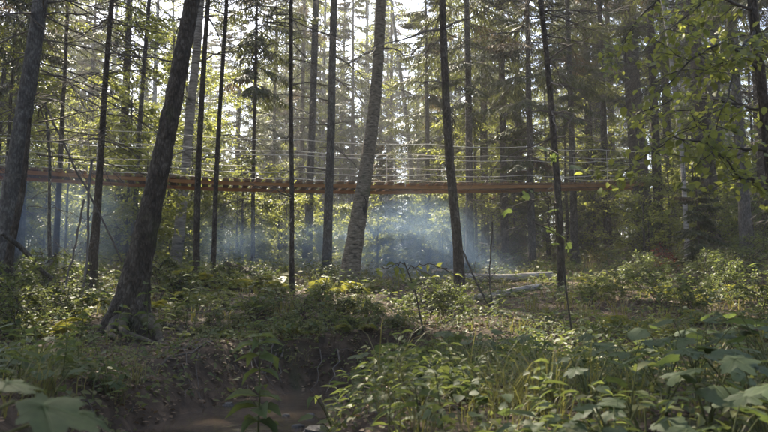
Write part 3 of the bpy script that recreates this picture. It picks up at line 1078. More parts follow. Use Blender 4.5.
LEAF_HERB = [simple_obj_mesh('leaf', (LEAF4[0] * np.array([k, 1, c]), LEAF4[1]), M['herb']) for k, c in ((1, 1), (1.25, 1.6), (.85, 2.4))]
LEAF_BROAD = [veined_leaf(n_, dp, .035, 5 + q) for q, (n_, dp) in enumerate([(5, .42), (7, .38), (3, .30), (5, .55)])]
LEAF_LINDEN = [simple_obj_mesh('leaf', (LEAF4[0] * np.array([1.5, 1, c]), LEAF4[1]), M['leaf_yellow']) for c in (1, 2, .5)]
LEAF_MAPLE = [simple_obj_mesh('leaf', lobed_leaf(5, .5, .05, 15 + q), M['broad']) for q in range(2)]


def frond_mesh(seed, curl):
    g = np.random.default_rng(seed)
    mb = MB()
    n = 22
    t = np.linspace(0, 1, n)
    spine = np.stack([0.04 * np.sin(t * 3 + seed), t * (1 - .18 * t), .62 * t - curl * t ** 2.2], -1)
    add_tube(mb, spine, np.linspace(.008, .002, n), 3, 1)
    pos, ax, no, sz = [], [], [], []
    for k in range(3, n):
        L = .30 * math.sin(math.pi * min(1, (t[k] * .85 + .16))) ** .8 + .02
        for s in (-1, 1):
            d = np.array([s, .45, -.12 + g.normal(0, .08)])
            pos.append(spine[k]); ax.append(d); no.append((g.normal(0, .12), -.4, 1)); sz.append((.072, L * g.uniform(.85, 1.1), L))
    scatter(mb, STRIP[0], STRIP[1], frame(np.array(ax), nrm(np.array(no, float))), np.array(pos), np.array(sz), 0, tint=g.random(len(pos)))
    return mb.mesh('frond', [M['fern'], M['stem']])


FROND = [frond_mesh(k, c) for k, c in enumerate((.75, .95, .6, 1.05))]


def fern(x, y, s, n, label, group=None):
    o = empty('fern', (x, y, gz(x, y) - .02), rng.uniform(0, 6.28), 1)
    for k in range(n):
        obj('frond', FROND[rng.integers(4)], o, (0, 0, 0), (rng.uniform(-.1, .35), rng.normal(0, .15), k * 6.283 / n + rng.normal(0, .25)), s * rng.uniform(.7, 1.1))
    return tag(o, label, 'fern', group)


def herb_spec(g, h, nodes, ll):
    """upright stem with pairs of leaves: returns the stem path and leaf frames"""
    lean = g.normal(0, .10, 2)
    t = np.linspace(0, 1, 6)
    stem = np.stack([lean[0] * h * t ** 1.5, lean[1] * h * t ** 1.5, h * t], -1)
    pos, ax, no, sc = [], [], [], []
    a0 = g.uniform(0, 3)
    for k in range(nodes):
        f = .22 + .78 * (k + .5) / nodes
        p = np.array([np.interp(f, t, stem[:, c]) for c in range(3)])
        for s in (0, math.pi):
            a = a0 + k * 1.57 + s + g.normal(0, .25)
            e = g.uniform(-.35, .25) + .35 * f
            pos.append(p); ax.append((math.cos(a), math.sin(a), e)); no.append((g.normal(0, .25) - .3 * e * math.cos(a), g.normal(0, .25) - .3 * e * math.sin(a), 1))
            sc.append(ll * (1.1 - .55 * abs(f - .45)) * g.uniform(.75, 1.15))
    return stem, np.array(pos), np.array(ax), nrm(np.array(no)), np.array(sc)


def herb(x, y, h, nodes, ll, label, group=None, name='leafy_herb'):
    stem, pos, ax, no, sc = herb_spec(rng, h, nodes, ll)
    o = empty(name, (x, y, gz(x, y) - .02))
    mb = MB()
    add_tube(mb, stem, np.linspace(.006, .002, 6), 4)
    obj('stem', mb.mesh('stem', M['stem']), o)
    Fm = frame(ax, no)
    for k in range(len(pos)):
        obj('leaf', LEAF_HERB[rng.integers(3)], o, mtx=mtx(Fm[k], pos[k], sc[k]))
    return tag(o, label, 'plant', group)


def broad(x, y, h, n, ll, label, group=None, leaves=None, spread=.5, name='broadleaf_plant'):
    o = empty(name, (x, y, gz(x, y) - .02))
    mb = MB()
    a0 = rng.uniform(0, 6.28)
    L = leaves or LEAF_BROAD
    items = []
    for k in range(n):
        a = a0 + k * 2.4 + rng.normal(0, .3)
        hh = h * rng.uniform(.55, 1.05)
        out = spread * hh * rng.uniform(.5, 1.2)
        t = np.linspace(0, 1, 6)
        p = np.stack([math.cos(a) * out * t ** 1.4, math.sin(a) * out * t ** 1.4, hh * t ** .8], -1)
        add_tube(mb, p, np.linspace(.006, .003, 6), 4)
        ax = np.array([[math.cos(a), math.sin(a), rng.uniform(-.45, .1)]])
        no = nrm(np.array([[rng.normal(0, .22), rng.normal(0, .22) - .12, 1.0]]))
        items.append((frame(ax, no)[0], p[-1], ll * rng.uniform(.65, 1.15)))
    obj('stem', mb.mesh('stem', M['stem']), o)
    for f, p, s in items:
        obj('leaf', L[rng.integers(len(L))], o, mtx=mtx(f, p, s))
    return tag(o, label, 'plant', group)


def blades(mb, x, y, z, n, h, g, spread=.12, wid=.006):
    """arching grass blades, 3 quads each"""
    a = g.uniform(0, 6.283, n)
    r = spread * g.random(n) ** .6
    bx, by = x + np.cos(a) * r, y + np.sin(a) * r
    hh = h * g.uniform(.5, 1.15, n)
    lean = hh * g.uniform(.15, .75, n)
    d = a + g.normal(0, .8, n)
    t = np.array([0, .4, .75, 1.0])
    P_ = np.stack([bx[:, None] + np.cos(d)[:, None] * lean[:, None] * t ** 2, by[:, None] + np.sin(d)[:, None] * lean[:, None] * t ** 2,
                   z + hh[:, None] * (t - .28 * t ** 3)], -1)
    wv = np.stack([-np.sin(d), np.cos(d), 0 * d], -1)[:, None] * (wid * np.array([1, .9, .6, .08]))[None, :, None] * g.uniform(.7, 1.4, n)[:, None, None]
    V = np.stack([P_ - wv, P_ + wv], 2).reshape(n, 8, 3)
    f = np.array([(0, 1, 3, 2), (2, 3, 5, 4), (4, 5, 7, 6)])
    mb.add(V.reshape(-1, 3), (f[None] + (np.arange(n) * 8)[:, None, None]).reshape(-1, 4), 0, np.repeat(g.random(n), 8))


GRASS = []
for k in range(4):
    mb = MB()
    blades(mb, 0, 0, 0, 26, .42 + .08 * k, np.random.default_rng(500 + k), .10, .0028)
    GRASS.append(mb.mesh('grass_tuft', M['grass']))


def tuft(x, y, s, label, group):
    return tag(obj('grass_tuft', GRASS[rng.integers(4)], None, (x, y, gz(x, y) - .02), (0, 0, rng.uniform(0, 6.28)), s), label, 'grass', group)


SHRUB = [(leafy_crown(600 + k, .05, H, sp, nl, lf, mm, .02, 16, tmpl=LEAF2)) for k, (H, sp, nl, lf, mm) in enumerate(
    [(.65, .62, 1500, .055, 'herb'), (.5, .6, 1300, .045, 'leaf_green'), (.85, .75, 1900, .055, 'leaf_green'), (.45, .5, 1000, .06, 'herb')])]
STEMS = []
for k in range(2):
    mb = MB()
    g = np.random.default_rng(620 + k)
    for q in range(5):
        add_tube(mb, limb_path((0, 0, -.05), g.uniform(0, 6.28), g.uniform(.8, 1.4), .6, 0, 5, .1, g), np.linspace(.009, .004, 5), 4)
    STEMS.append(mb.mesh('stem', M['twig']))


def shrub(x, y, k, s, label, group=None, name='low_shrub'):
    o = empty(name, (x, y, gz(x, y) - .03), rng.uniform(0, 6.28), s)
    obj('stem', STEMS[rng.integers(2)], o)
    obj('foliage', SHRUB[k], o)
    return tag(o, label, 'shrub', group)


def at(px, d):
    return (px - 384) / F * d, d


# shrubs on the far bank
for px, d, k, s in [(225, 10.2, 1, .7), (255, 9.6, 3, .8), (275, 10.4, 0, .7), (305, 9.4, 1, .75), (325, 10.5, 0, .8), (345, 9.6, 3, .8), (362, 10.8, 1, .7), (240, 8.9, 3, .55), (290, 8.9, 3, .6), (330, 8.9, 1, .6), (372, 9.3, 0, .6), (205, 8.3, 3, .45), (222, 8.1, 1, .4), (262, 8.3, 3, .45), (284, 8.4, 1, .45), (312, 8.6, 3, .5), (350, 8.7, 3, .5), (395, 8.9, 3, .5), (178, 9.3, 3, .5), (215, 9.2, 1, .55)]:
    shrub(*at(px, d), k, s * .75, 'low small-leaved shrub crowding the far stream bank below the curved birch', 'low shrubs on the far bank')
shrub(*at(425, 9.7), 2, .62, 'dense dark dome shaped bush between the curved birch and the stream', name='dome_bush')
shrub(*at(452, 9.6), 2, .55, 'lower flank bush pressed against the dense dome shaped bush', name='dome_bush')
for px, d, k, s in [(590, 10.5, 2, .8), (620, 11.5, 2, .9), (655, 11, 2, 1.0), (690, 10, 2, 1.0), (725, 11, 2, 1.1), (760, 9.5, 2, 1.1), (640, 13.5, 2, 1.1), (705, 13, 2, 1.2), (750, 14, 2, 1.3)]:
    shrub(*at(px, d), k, s * .62, 'shaded bush on the dark slope beneath the broad trunks', 'bushes on the shaded slope')
for px, d, k, s in [(15, 10, 2, .9), (45, 11.5, 2, .9), (70, 9.5, 0, .8), (20, 8.2, 0, .9), (180, 12.5, 3, .9), (225, 13.5, 3, .9), (160, 13.5, 0, .9)]:
    shrub(*at(px, d), k, s, 'low bush among the ferns round the big leaning trunk', 'bushes round the big leaning trunk')
o = shrub(*at(664, 15.5), 0, .8, 'russet red leaved bush at the foot of the dark trunks', name='russet_bush')
ch = [c for c in o.children if c.name.startswith('foliage')][0]
ch.data = leafy_crown(640, .05, .7, .5, 700, .06, 'russet', .02, 12)

# ferns
for px, d, s, n_ in [(240, 13.5, .95, 8), (262, 14.2, .9, 8), (222, 14.6, .8, 7), (345, 12.6, .75, 9), (330, 13.0, .7, 8), (360, 12.9, .6, 7), (205, 12.2, .7, 7), (172, 11.6, .7, 7), (190, 13.6, .8, 8), (282, 13.4, .6, 7)]:
    fern(*at(px, d), s, n_, 'sunlit yellow green fern around the curved birch and the fallen black log', 'sunlit ferns by the birch')
for px, d, s, n_ in [(20, 9.2, .7, 8), (50, 8.6, .65, 8), (75, 10.5, .7, 7), (8, 7.4, .6, 7), (40, 12.4, .8, 8), (95, 11.8, .7, 7), (30, 7.0, .5, 7), (62, 12.9, .8, 7), (110, 12.2, .6, 7)]:
    fern(*at(px, d), s, n_, 'shaded fern on the slope below the thick grey leaning trunk', 'shaded ferns by the grey trunk')
for px, d, s, n_ in [(630, 9.0, .6, 7), (670, 8.4, .6, 7), (715, 9.2, .65, 8), (750, 8.0, .6, 7), (690, 11.5, .7, 8), (735, 12, .8, 8), (660, 12.4, .7, 7), (600, 12.8, .6, 7)]:
    fern(*at(px, d), s, n_, 'dark fern on the shaded slope under the linden', 'ferns under the linden')

for px, d, s, n_ in [(400, 7.6, .42, 7), (455, 7.4, .45, 7), (520, 7.7, .45, 7), (575, 7.0, .42, 7), (430, 5.6, .34, 6), (540, 5.2, .36, 7), (490, 4.6, .32, 6), (610, 6.6, .42, 7), (355, 8.6, .4, 7), (300, 8.5, .38, 7), (240, 8.2, .36, 6)]:
    fern(*at(px, d), s, n_, 'small fern rooted along the stream margin below the dome shaped bush', 'small ferns along the stream margin')
# broad leaved plants of the near bank
for px, d, h, n_, ll in [(700, 3.3, .30, 6, .18), (735, 3.7, .34, 7, .19), (762, 3.0, .30, 6, .18), (660, 3.9, .30, 6, .16), (690, 4.6, .34, 7, .17), (745, 4.8, .36, 7, .18), (640, 3.1, .24, 5, .15), (715, 2.7, .22, 5, .16), (770, 4.2, .38, 6, .18), (620, 4.8, .28, 6, .15), (585, 3.6, .24, 5, .13), (665, 5.6, .36, 6, .17), (720, 5.8, .40, 7, .18), (610, 2.9, .2, 5, .12), (760, 5.6, .42, 6, .18), (600, 5.9, .3, 6, .16)]:
    broad(*at(px, d), h + .09, n_ + 1, ll * 1.0, 'broad lobed leafy plant in the shaded thicket of the near bank', 'broad leaved plants of the near bank')
for px, d, h, n_, ll in [(392, 6.4, .22, 5, .22), (470, 6.7, .26, 6, .20), (505, 6.9, .28, 6, .20), (430, 6.9, .2, 5, .18), (535, 6.6, .25, 5, .17)]:
    broad(*at(px, d), h + .06, n_, ll * 1.1, 'large pale leaved plant at the water margin before the dome shaped bush', 'pale leaved plants at the water margin', spread=.7)
for x, y, h, n_, ll in [(-2.0, 3.5, .30, 6, .17), (-2.15, 4.1, .32, 6, .16), (-2.35, 4.7, .30, 6, .15), (-2.45, 3.9, .42, 6, .18), (-2.0, 4.6, .2, 5, .13), (-2.7, 5.4, .34, 6, .16), (-1.95, 5.3, .18, 5, .12), (-2.9, 6.3, .34, 6, .14)]:
    broad(x, y, h, n_, ll, 'broad leaved plant on the shaded bank below the big leaning trunk', 'broad leaved plants below the leaning trunk')
o = empty('broadleaf_plant', (-1.25, 1.66, gz(-1.25, 1.66) + .02))
mb = MB()
for k, (e, ll, ax, no) in enumerate([((.44, .00, .38), .21, (.95, .2, -.30), (-.25, -.35, 1)), ((.36, -.10, .36), .17, (.5, -.7, -.25), (.3, -.5, 1)), ((.50, .10, .34), .15, (.6, .7, -.2), (.2, -.2, 1)), ((.40, .02, .40), .19, (-.3, .9, .12), (.3, -.35, 1)), ((.28, -.02, .33), .20, (-.8, .3, -.1), (-.1, -.3, 1))]):
    t = np.linspace(0, 1, 7)[:, None]
    p = np.array(e) * np.concatenate([t ** 1.3, t, t ** .7], 1)
    add_tube(mb, p, np.linspace(.007, .004, 7), 5)
    obj('leaf', LEAF_BROAD[(0, 3, 1, 3, 0)[k]], o, mtx=mtx(frame(np.array([ax], float), nrm(np.array([no], float)))[0], p[-1], ll))
obj('stem', mb.mesh('stem', M['stem']), o)
tag(o, 'very large blurred palmate leaves reaching over the water from the near bank', 'plant')

# tall herb by the water, and herbs in the thicket
x, y = at(262, 4.35)
o = herb(-.66, 4.3, .01, 1, .01, 'tall upright leafy plant with paired leaves growing at the water edge')
bpy.data.objects.remove(o.children[0]) if False else None
for c in list(o.children):
    bpy.data.objects.remove(c)
zb = gz(-.66, 4.3)
o.location = (-.72, 4.35, -.05)
stem = np.array([(0, 0, 0), (.0, 0, .2), (.005, 0, .4), (0, 0, .62), (-.01, 0, .74)])
mb = MB()
add_tube(mb, stem, np.linspace(.007, .003, 5), 5)
obj('stem', mb.mesh('stem', M['stem']), o)
for z_, ll, na, el in ((.74, .10, 4, .2), (.70, .15, 4, .0), (.63, .17, 4, -.1), (.55, .14, 3, -.1), (.40, .17, 3, .1), (.34, .19, 4, .0), (.26, .17, 4, -.05), (.46, .12, 2, 0)):
    a0 = rng.uniform(0, 6)
    for q in range(na):
        a = a0 + q * 6.283 / na + rng.normal(0, .2)
        Fm = frame(np.array([[math.cos(a), math.sin(a), el + rng.normal(0, .12)]]), nrm(np.array([[rng.normal(0, .2), rng.normal(0, .2) - .1, 1.0]])))[0]
        obj('leaf', LEAF_HERB[rng.integers(3)], o, mtx=mtx(Fm, np.array([0, 0, z_]), ll * rng.uniform(.85, 1.15)))
broad(*at(335, 4.9), .30, 5, .12, 'small leafy plant leaning over the stony shore beside the tall upright plant', leaves=LEAF_HERB, spread=.8)
for k in range(46):
    d = rng.uniform(3.0, 6.6)
    px = rng.uniform(385, 640) if k < 34 else rng.uniform(640, 768)
    herb(*at(px, d), rng.uniform(.22, .42), int(rng.integers(4, 7)), rng.uniform(.07, .12), 'upright leafy herb in the tangled thicket of the near bank', 'herbs of the near bank')
for k in range(18):
    d = rng.uniform(4.6, 8.2)
    px = rng.uniform(0, 120)
    herb(*at(px, d), rng.uniform(.22, .5), int(rng.integers(4, 7)), rng.uniform(.07, .12), 'upright leafy herb on the shaded bank around the big mossy roots', 'herbs around the mossy roots')
for px, d, h in ((150, 8.05, .70), (163, 8.1, .5), (118, 7.9, .42)):
    herb(*at(px, d), h, 5, .13, 'slender leafy sprig standing before the big mossy leaning trunk', 'sprigs before the leaning trunk')
for px, d, h in ((188, 8.6, .85), (196, 8.8, .6)):
    herb(*at(px, d), h, 8, .11, 'tall thin yellowish herb arching beside the mossy roots', 'thin herbs beside the mossy roots')
for k in range(34):
    d = rng.uniform(3.0, 7.0)
    px = rng.uniform(375, 768)
    tuft(*at(px, d), rng.uniform(.6, 1.0), 'arching grass tuft in the thicket of the near bank', 'grass tufts of the near bank')
for k in range(14):
    x, y = -1.9 - rng.random() * .7, rng.uniform(4.4, 6.6)
    tuft(x, y, rng.uniform(.5, .8), 'thin grass tuft hanging on the bank below the big leaning trunk', 'grass tufts below the leaning trunk')


# ------------------------------------------------------------------ ground cover nobody could count
def field(n, y0, y1, g, dens=None):
    """random spots seen from the stream, more of them where the patchiness allows"""
    y = y0 + (y1 - y0) * g.random(n)
    y = np.sqrt(y0 ** 2 + (y1 ** 2 - y0 ** 2) * g.random(n))
    x = (g.uniform(-120, 888, n) - 384) / F * y
    s = stream_dist(x, y)
    patch = wob(x * 1.6, y * 1.6, 3, 14, .22) + .62
    patch = np.where((np.abs(x + 2.5) < 1.25) & (y > 5.6) & (y < 9.0), patch * .22, patch)
    k = (s + np.clip(x + .1, 0, 9) * .45 > .86) & (g.random(n) < np.clip(patch, .04, 1))
    return x[k], y[k]


g = np.random.default_rng(901)
mb = MB()
for n_, y0, y1, ll, tm, hs in ((2300, 2.6, 9, .065, LEAF4, (.10, .30)), (2600, 9, 20, .085, LEAF2, (.15, .42)), (3000, 20, 48, .13, LEAF2, (.25, .7))):
    fx, fy = field(n_, y0, y1, g)
    fz = ground(fx, fy)
    nl = 16
    for x, y, z in zip(fx, fy, fz):
        h = g.uniform(*hs) * (.7 if (9.5 < y < 16.5 and -.04 < x / y < .30) else .6 if (abs(x + 2.5) < 1.25 and 5.6 < y < 9) else 1)
        a = g.uniform(0, 6.283, nl)
        f = g.random(nl) ** .6
        r = g.uniform(.02, .16, nl) * (1 + (y > 20))
        sp = g.integers(4)
        tv = tm[0] * np.array([(1, 1, 1), (1.7, .8, 1), (.55, 1.5, 1.6), (1.1, .6, 1)][sp])
        pos = np.stack([x + np.cos(a) * r, y + np.sin(a) * r, z + h * f], -1)
        ax = np.stack([np.cos(a), np.sin(a), g.uniform(-.5, .3, nl)], -1)
        scatter(mb, tv, tm[1], frame(ax, nrm(np.array([0, -.1, 1.0]) + g.normal(0, .33, (nl, 3)))), pos, ll * g.uniform(.5, 1.2, nl) * g.uniform(.7, 1.3), (0, 1, 2, 0)[sp], tint=g.random() * .6 + g.random(nl) * .4)
n_ = 15000
bx_, by_ = g.uniform(-3, 3.5, n_), g.uniform(4.2, 9.5, n_)
ss_ = stream_dist(bx_, by_) + np.clip(bx_ + .1, 0, 9) * .45
kk = (ss_ > .66) & (ss_ < 1.6) & (g.random(n_) < np.clip(wob(bx_ * 3, by_ * 3, 3, 14, .35) + .5, .1, 1))
bx_, by_ = bx_[kk], by_[kk]
a = g.uniform(0, 6.283, len(bx_))
scatter(mb, LEAF4[0], LEAF4[1], frame(np.stack([np.cos(a), np.sin(a), g.uniform(-.9, .2, len(a))], -1), nrm(np.array([0, -.5, 1.0]) + g.normal(0, .35, (len(a), 3)))), np.stack([bx_, by_, ground(bx_, by_) + g.uniform(.01, .13, len(a))], -1), g.uniform(.025, .075, len(a)), 0, tint=g.random(len(a)))
tag(obj('undergrowth', mb.mesh('undergrowth', [M['herb'], M['broad'], M['leaf_green']])), 'tangle of small green herbs carpeting the forest floor', 'undergrowth', kind='stuff')
mb = MB()
for n_, y0, y1, h, wd, nb in ((420, 2.8, 9, .22, .003, 12), (900, 9, 22, .32, .006, 12), (700, 22, 40, .5, .014, 12)):
    fx, fy = field(n_, y0, y1, g)
    fz = ground(fx, fy)
    for x, y, z in zip(fx, fy, fz):
        blades(mb, x, y, z, nb, h * g.uniform(.6, 1.2), g, .16, wd)
tag(obj('grass', mb.mesh('grass', M['grass'])), 'loose forest grass between the herbs', 'grass', kind='stuff')
mb = MB()      # dead leaves and crumbs
n_ = 26000
y = np.sqrt(3.0 ** 2 + (18 ** 2 - 9) * g.random(n_))
x = (g.uniform(-60, 830, n_) - 384) / F * y
x = np.concatenate([x, g.uniform(-3.2, 2, 9000)])
y = np.concatenate([y, g.uniform(4.2, 9, 9000)])
k = (stream_dist(x, y) > .60) & ((np.arange(len(x)) < n_) | (stream_dist(x, y) < 1.7))
x, y = x[k], y[k]
z = ground(x, y) + .012
a = g.uniform(0, 6.283, len(x))
scatter(mb, LEAF2[0], LEAF2[1], frame(np.stack([np.cos(a), np.sin(a), g.normal(0, .25, len(x))], -1), nrm(np.array([0, 0, 1.0]) + g.normal(0, .35, (len(x), 3)))), np.stack([x, y, z], -1), g.uniform(.02, .06, len(x)), 0, tint=g.random(len(x)))
for q in range(900):
    yy = g.uniform(4, 15)
    xx = (g.uniform(-30, 800) - 384) / F * yy
    if stream_dist(np.array([xx]), np.array([yy]))[0] < .55:
        continue
    aa, LL = g.uniform(0, 6.283), g.uniform(.06, .3)
    zz = gz(xx, yy) + .012
    add_tube(mb, np.array([(xx, yy, zz), (xx + math.cos(aa) * LL * .5, yy + math.sin(aa) * LL * .5, zz + .02), (xx + math.cos(aa) * LL, yy + math.sin(aa) * LL, gz(xx + math.cos(aa) * LL, yy + math.sin(aa) * LL) + .01)]), [.004, .0035, .002], 3, 1)
tag(obj('leaf_litter', mb.mesh('leaf_litter', [M['litter'], M['dead_twig']])), 'brown dead leaves and twigs strewn on the soil', 'leaf litter', kind='stuff')


# ------------------------------------------------------------------ fallen wood, sticks, stones, roots
def log(name, a, b_, da, db, wpx, matname, label, lift=0.0, sides=10, seed=0, taper=.8, mid=None):
    g = np.random.default_rng(700 + seed)
    A, B = P(*a, da), P(*b_, db)
    r = wpx / 2 / F * (da + db) / 2
    t = np.linspace(0, 1, 16)[:, None]
    p = A + (B - A) * t
    p += np.concatenate([[np.zeros(3)], np.cumsum(g.normal(0, .010, (15, 3)), 0)]) * np.sin(t * math.pi)
    o = empty(name, (A + B) / 2)
    mb = MB()
    add_tube(mb, p - np.array(o.location), r * np.linspace(1, taper, 16), sides, lump=.08, seed=seed)
    obj('bark', mb.mesh('bark', M[matname]), o)
    for k in range(4):
        q = p[g.integers(3, 14)] - np.array(o.location)
        obj('branch', DEADB[g.integers(5)], o, q, (g.uniform(.3, 1.2), 0, g.uniform(0, 6.28)), g.uniform(.25, .5))
    return tag(o, label, 'log' if wpx > 4 else 'stick')


log('fallen_log', (226, 264), (274, 282), 16.6, 15.4, 6.5, 'bark_dark', 'black fallen log slanting down behind the sunlit ferns', seed=1)
log('fallen_log', (456, 279), (552, 275), 14.4, 15.0, 9.5, 'bark_birch', 'long pale fallen birch log behind the dark trunks', seed=2)
log('fallen_log', (462, 301), (540, 287), 12.1, 13.0, 8.5, 'bark_birch', 'short pale fallen log lying nearer the stream', seed=3)
log('fallen_log', (392, 284), (452, 281), 14.8, 15.0, 7, 'bark_grey', 'mossy grey log lying in the blue smoke beside the curved birch', seed=4)
log('fallen_branch', (2, 232), (52, 278), 10.2, 11.2, 5.5, 'bark_grey', 'pale fallen branch propped against the thick grey leaning trunk', seed=5)
log('leaning_stick', (84, 200), (64, 292), 10.8, 10.2, 2.2, 'dead_twig', 'thin straight stick leaning left of the swollen dark foot', seed=6)
log('leaning_stick', (92, 160), (80, 305), 10.6, 9.6, 2.6, 'dead_twig', 'long crooked stick standing before the swollen dark foot', seed=7)
log('leaning_stick', (45, 105), (122, 262), 11.8, 11.4, 2.4, 'dead_twig', 'long dry pole slanting down toward the big leaning trunk', seed=8)
log('leaning_stick', (462, 250), (494, 312), 10.9, 10.5, 2.0, 'twig', 'crooked dark twig leaning before the pale fallen log', seed=9)
log('leaning_stick', (492, 222), (495, 314), 10.8, 10.4, 1.6, 'twig', 'upright thin dark twig before the pale fallen log', seed=10)

ROCK = []
for k in range(4):
    g = np.random.default_rng(800 + k)
    mb = MB()
    nu, nv = 9, 6
    dirs = []
    for a in range(1, nv):
        for b_ in range(nu):
            th, ph = math.pi * a / nv, 6.283 * b_ / nu
            dirs.append((math.sin(th) * math.cos(ph), math.sin(th) * math.sin(ph), math.cos(th)))
    V = np.array([(0, 0, 1)] + dirs + [(0, 0, -1)], float)
    V = np.sign(V) * np.abs(V) ** .75
    V *= (1 + g.normal(0, .10, (len(V), 1))) * np.array([1, .8, .5])
    f4, f3 = [], []
    for a in range(nv - 2):
        for b_ in range(nu):
            c = (b_ + 1) % nu
            f4.append((1 + a * nu + b_, 1 + (a + 1) * nu + b_, 1 + (a + 1) * nu + c, 1 + a * nu + c))
    for b_ in range(nu):
        c = (b_ + 1) % nu
        f3.append((0, 1 + b_, 1 + c))
        f3.append((len(V) - 1, 1 + (nv - 2) * nu + c, 1 + (nv - 2) * nu + b_))
    mb.add(V, f4)
    mb.f.append(np.array(f3)); mb.m.append(np.zeros(len(f3), int))
    ROCK.append(mb.mesh('stone', M['rock'], False))
x, y = at(322, 5.05)
tag(obj('stone', ROCK[0], None, (x, y, gz(x, y) + .03), (0, .1, .4), .12), 'dark flat stone, biggest on the muddy shore beside the tall upright plant', 'stone')
for px, d, s in ((300, 5.4, .05), (338, 5.6, .06), (352, 5.3, .05), (312, 5.9, .045), (345, 6.1, .06), (288, 5.9, .04), (330, 6.4, .05), (232, 6.5, .05), (365, 5.8, .05)):
    x, y = at(px, d)
    tag(obj('stone', ROCK[rng.integers(4)], None, (x, y, max(gz(x, y), -.01) + .01), (rng.uniform(-.2, .2), 0, rng.uniform(0, 6)), s), 'small mud-coloured stone on the shore of the stream', 'stone', 'small stones on the shore')
hr = empty('exposed_roots', (-1.6, 7.0, gz(-1.6, 7.0)))
h0 = np.array(hr.location)
for k in range(16):
    g = np.random.default_rng(840 + k)
    x0, y0 = -1.95 + k * .11 + g.normal(0, .10), 7.35 + .06 * k + g.normal(0, .10)
    x1, y1 = x0 + g.uniform(-.15, .45), y0 - g.uniform(.35, .95)
    t = np.linspace(0, 1, 7)
    p = np.stack([x0 + (x1 - x0) * t + g.normal(0, .02, 7), y0 + (y1 - y0) * t ** .7 + g.normal(0, .01, 7), 0 * t], -1)
    p[:, 2] = np.maximum(ground(p[:, 0], p[:, 1]) + .015, gz(x0, y0) * (1 - t) ** 1.2)
    mb = MB()
    add_tube(mb, p - h0, np.linspace(.008, .003, 7) * g.uniform(.6, 1.5), 5, lump=.1, seed=k)
    obj('root', mb.mesh('root', M['dead_twig']), hr)
tag(hr, 'bare thin roots hanging down the eroded bank to the water', 'roots')


# ------------------------------------------------------------------ linden and maple leaves near the camera
def near_tree(name, trunk_pts, d, limbs, leaves, per, size, label, matname='bark_dark', droop=.12, sprays=5):
    o, W, rad = hero(name, trunk_pts, d, matname, label, H=9 if len(limbs) > 3 else 0, nbr=0, seed=40 + len(limbs), sides=10, flare=.15, crown=None)
    b0 = np.array(o.location)
    g = np.random.default_rng(33)
    for lp in limbs:
        p = np.array([P(a, b_, c) for a, b_, c in lp]) - b0
        cum = np.concatenate([[0], np.cumsum(np.linalg.norm(np.diff(p, axis=0), axis=1))])
        u = np.linspace(0, cum[-1], 12)
        p = np.stack([np.interp(u, cum, p[:, c]) for c in range(3)], -1)
        p[1:-1] += g.normal(0, .02, (10, 3))
        mb = MB()
        add_tube(mb, p, np.linspace(.022 if per > 10 else .0065, .004, 12), 5)
        tw = [p[3:]]
        for q in range(sprays):
            s = g.integers(1, 12)
            az = g.uniform(0, 6.283)
            pp = limb_path(p[s], az, g.uniform(-.5, .15), g.uniform(.35, .8), .2, 5, .1, g)
            add_tube(mb, pp, np.linspace(.006, .002, 5), 4)
            tw.append(pp)
        bo = obj('limb', mb.mesh('limb', M['twig']), o)
        if per > 30:
            mf = MB()
            m_ = 210
            ii = g.integers(len(tw), size=m_)
            q = np.array([tw[i_][g.integers(1, len(tw[i_]))] for i_ in ii]) + g.normal(0, .07, (m_, 3))
            dd = np.array([nrm(tw[i_][-1] - tw[i_][0]) for i_ in ii]) * .6 + g.normal(0, .6, (m_, 3)) + np.array([0, 0, -droop])
            scatter(mf, LEAF4[0] * np.array([1.5, 1, 1]), LEAF4[1], frame(dd, nrm(np.array([0, -.12, 1.0]) + g.normal(0, .25, (m_, 3)))), q, size * g.uniform(.5, .95, m_), 0, tint=g.random(m_))
            tag(obj('small_leaves', mf.mesh('small_leaves', M['leaf_yellow']), bo), kind='stuff')
        for k in range(per):
            pp = tw[g.integers(len(tw))]
            s = g.integers(1, len(pp))
            f = g.random()
            q = pp[s - 1] * (1 - f) + pp[s] * f
            dd = nrm(pp[-1] - pp[0]) * .6 + g.normal(0, .6, 3) + np.array([0, 0, -droop])
            Fm = frame(dd[None], nrm(np.array([[g.normal(0, .25), g.normal(0, .25) - .12, 1.0]])))[0]
            obj('leaf', leaves[g.integers(len(leaves))], bo, mtx=mtx(Fm, q, size * g.uniform(.7, 1.2)))
    return o


near_tree('linden_tree', [(752, 0, 11), (758, 60, 12), (767, 130, 13), (776, 220, 15), (780, 262, 17)], 8.6,
          [[(758, 70, 8.6), (720, 42, 8.3), (685, 62, 8.0), (650, 100, 7.8)],
           [(764, 150, 8.6), (722, 146, 8.2), (675, 138, 7.9), (636, 162, 7.7)],
           [(752, 10, 8.6), (712, -6, 8.2), (680, 22, 8.0), (655, 40, 7.8)],
           [(770, 195, 8.6), (745, 178, 8.0), (715, 150, 7.7), (690, 110, 7.6)],
           [(755, 30, 8.6), (735, 60, 8.0), (728, 100, 7.6), (700, 125, 7.4)],
           [(762, 110, 8.6), (720, 100, 9.2), (680, 95, 9.6), (625, 120, 9.8)],
           [(752, -10, 8.6), (700, -30, 8.8), (650, 5, 9.0), (610, 60, 9.2)]],
          LEAF_LINDEN, 42, .115, 'dark linden trunk with spreading limbs of large yellow green leaves', sprays=13)
near_tree('maple_sapling', [(552, 150, 1.6), (556, 200, 1.8), (562, 260, 2), (574, 345, 2.4)], 7.6,
          [[(554, 160, 7.6), (545, 150, 7.4), (532, 152, 7.3)], [(556, 205, 7.6), (545, 196, 7.3), (533, 192, 7.1)], [(560, 240, 7.6), (550, 228, 7.3), (535, 224, 7.1)]],
          LEAF_MAPLE, 4, .14, 'thin maple sapling with a few large lobed leaves before the slim spruce', 'twig', sprays=2)
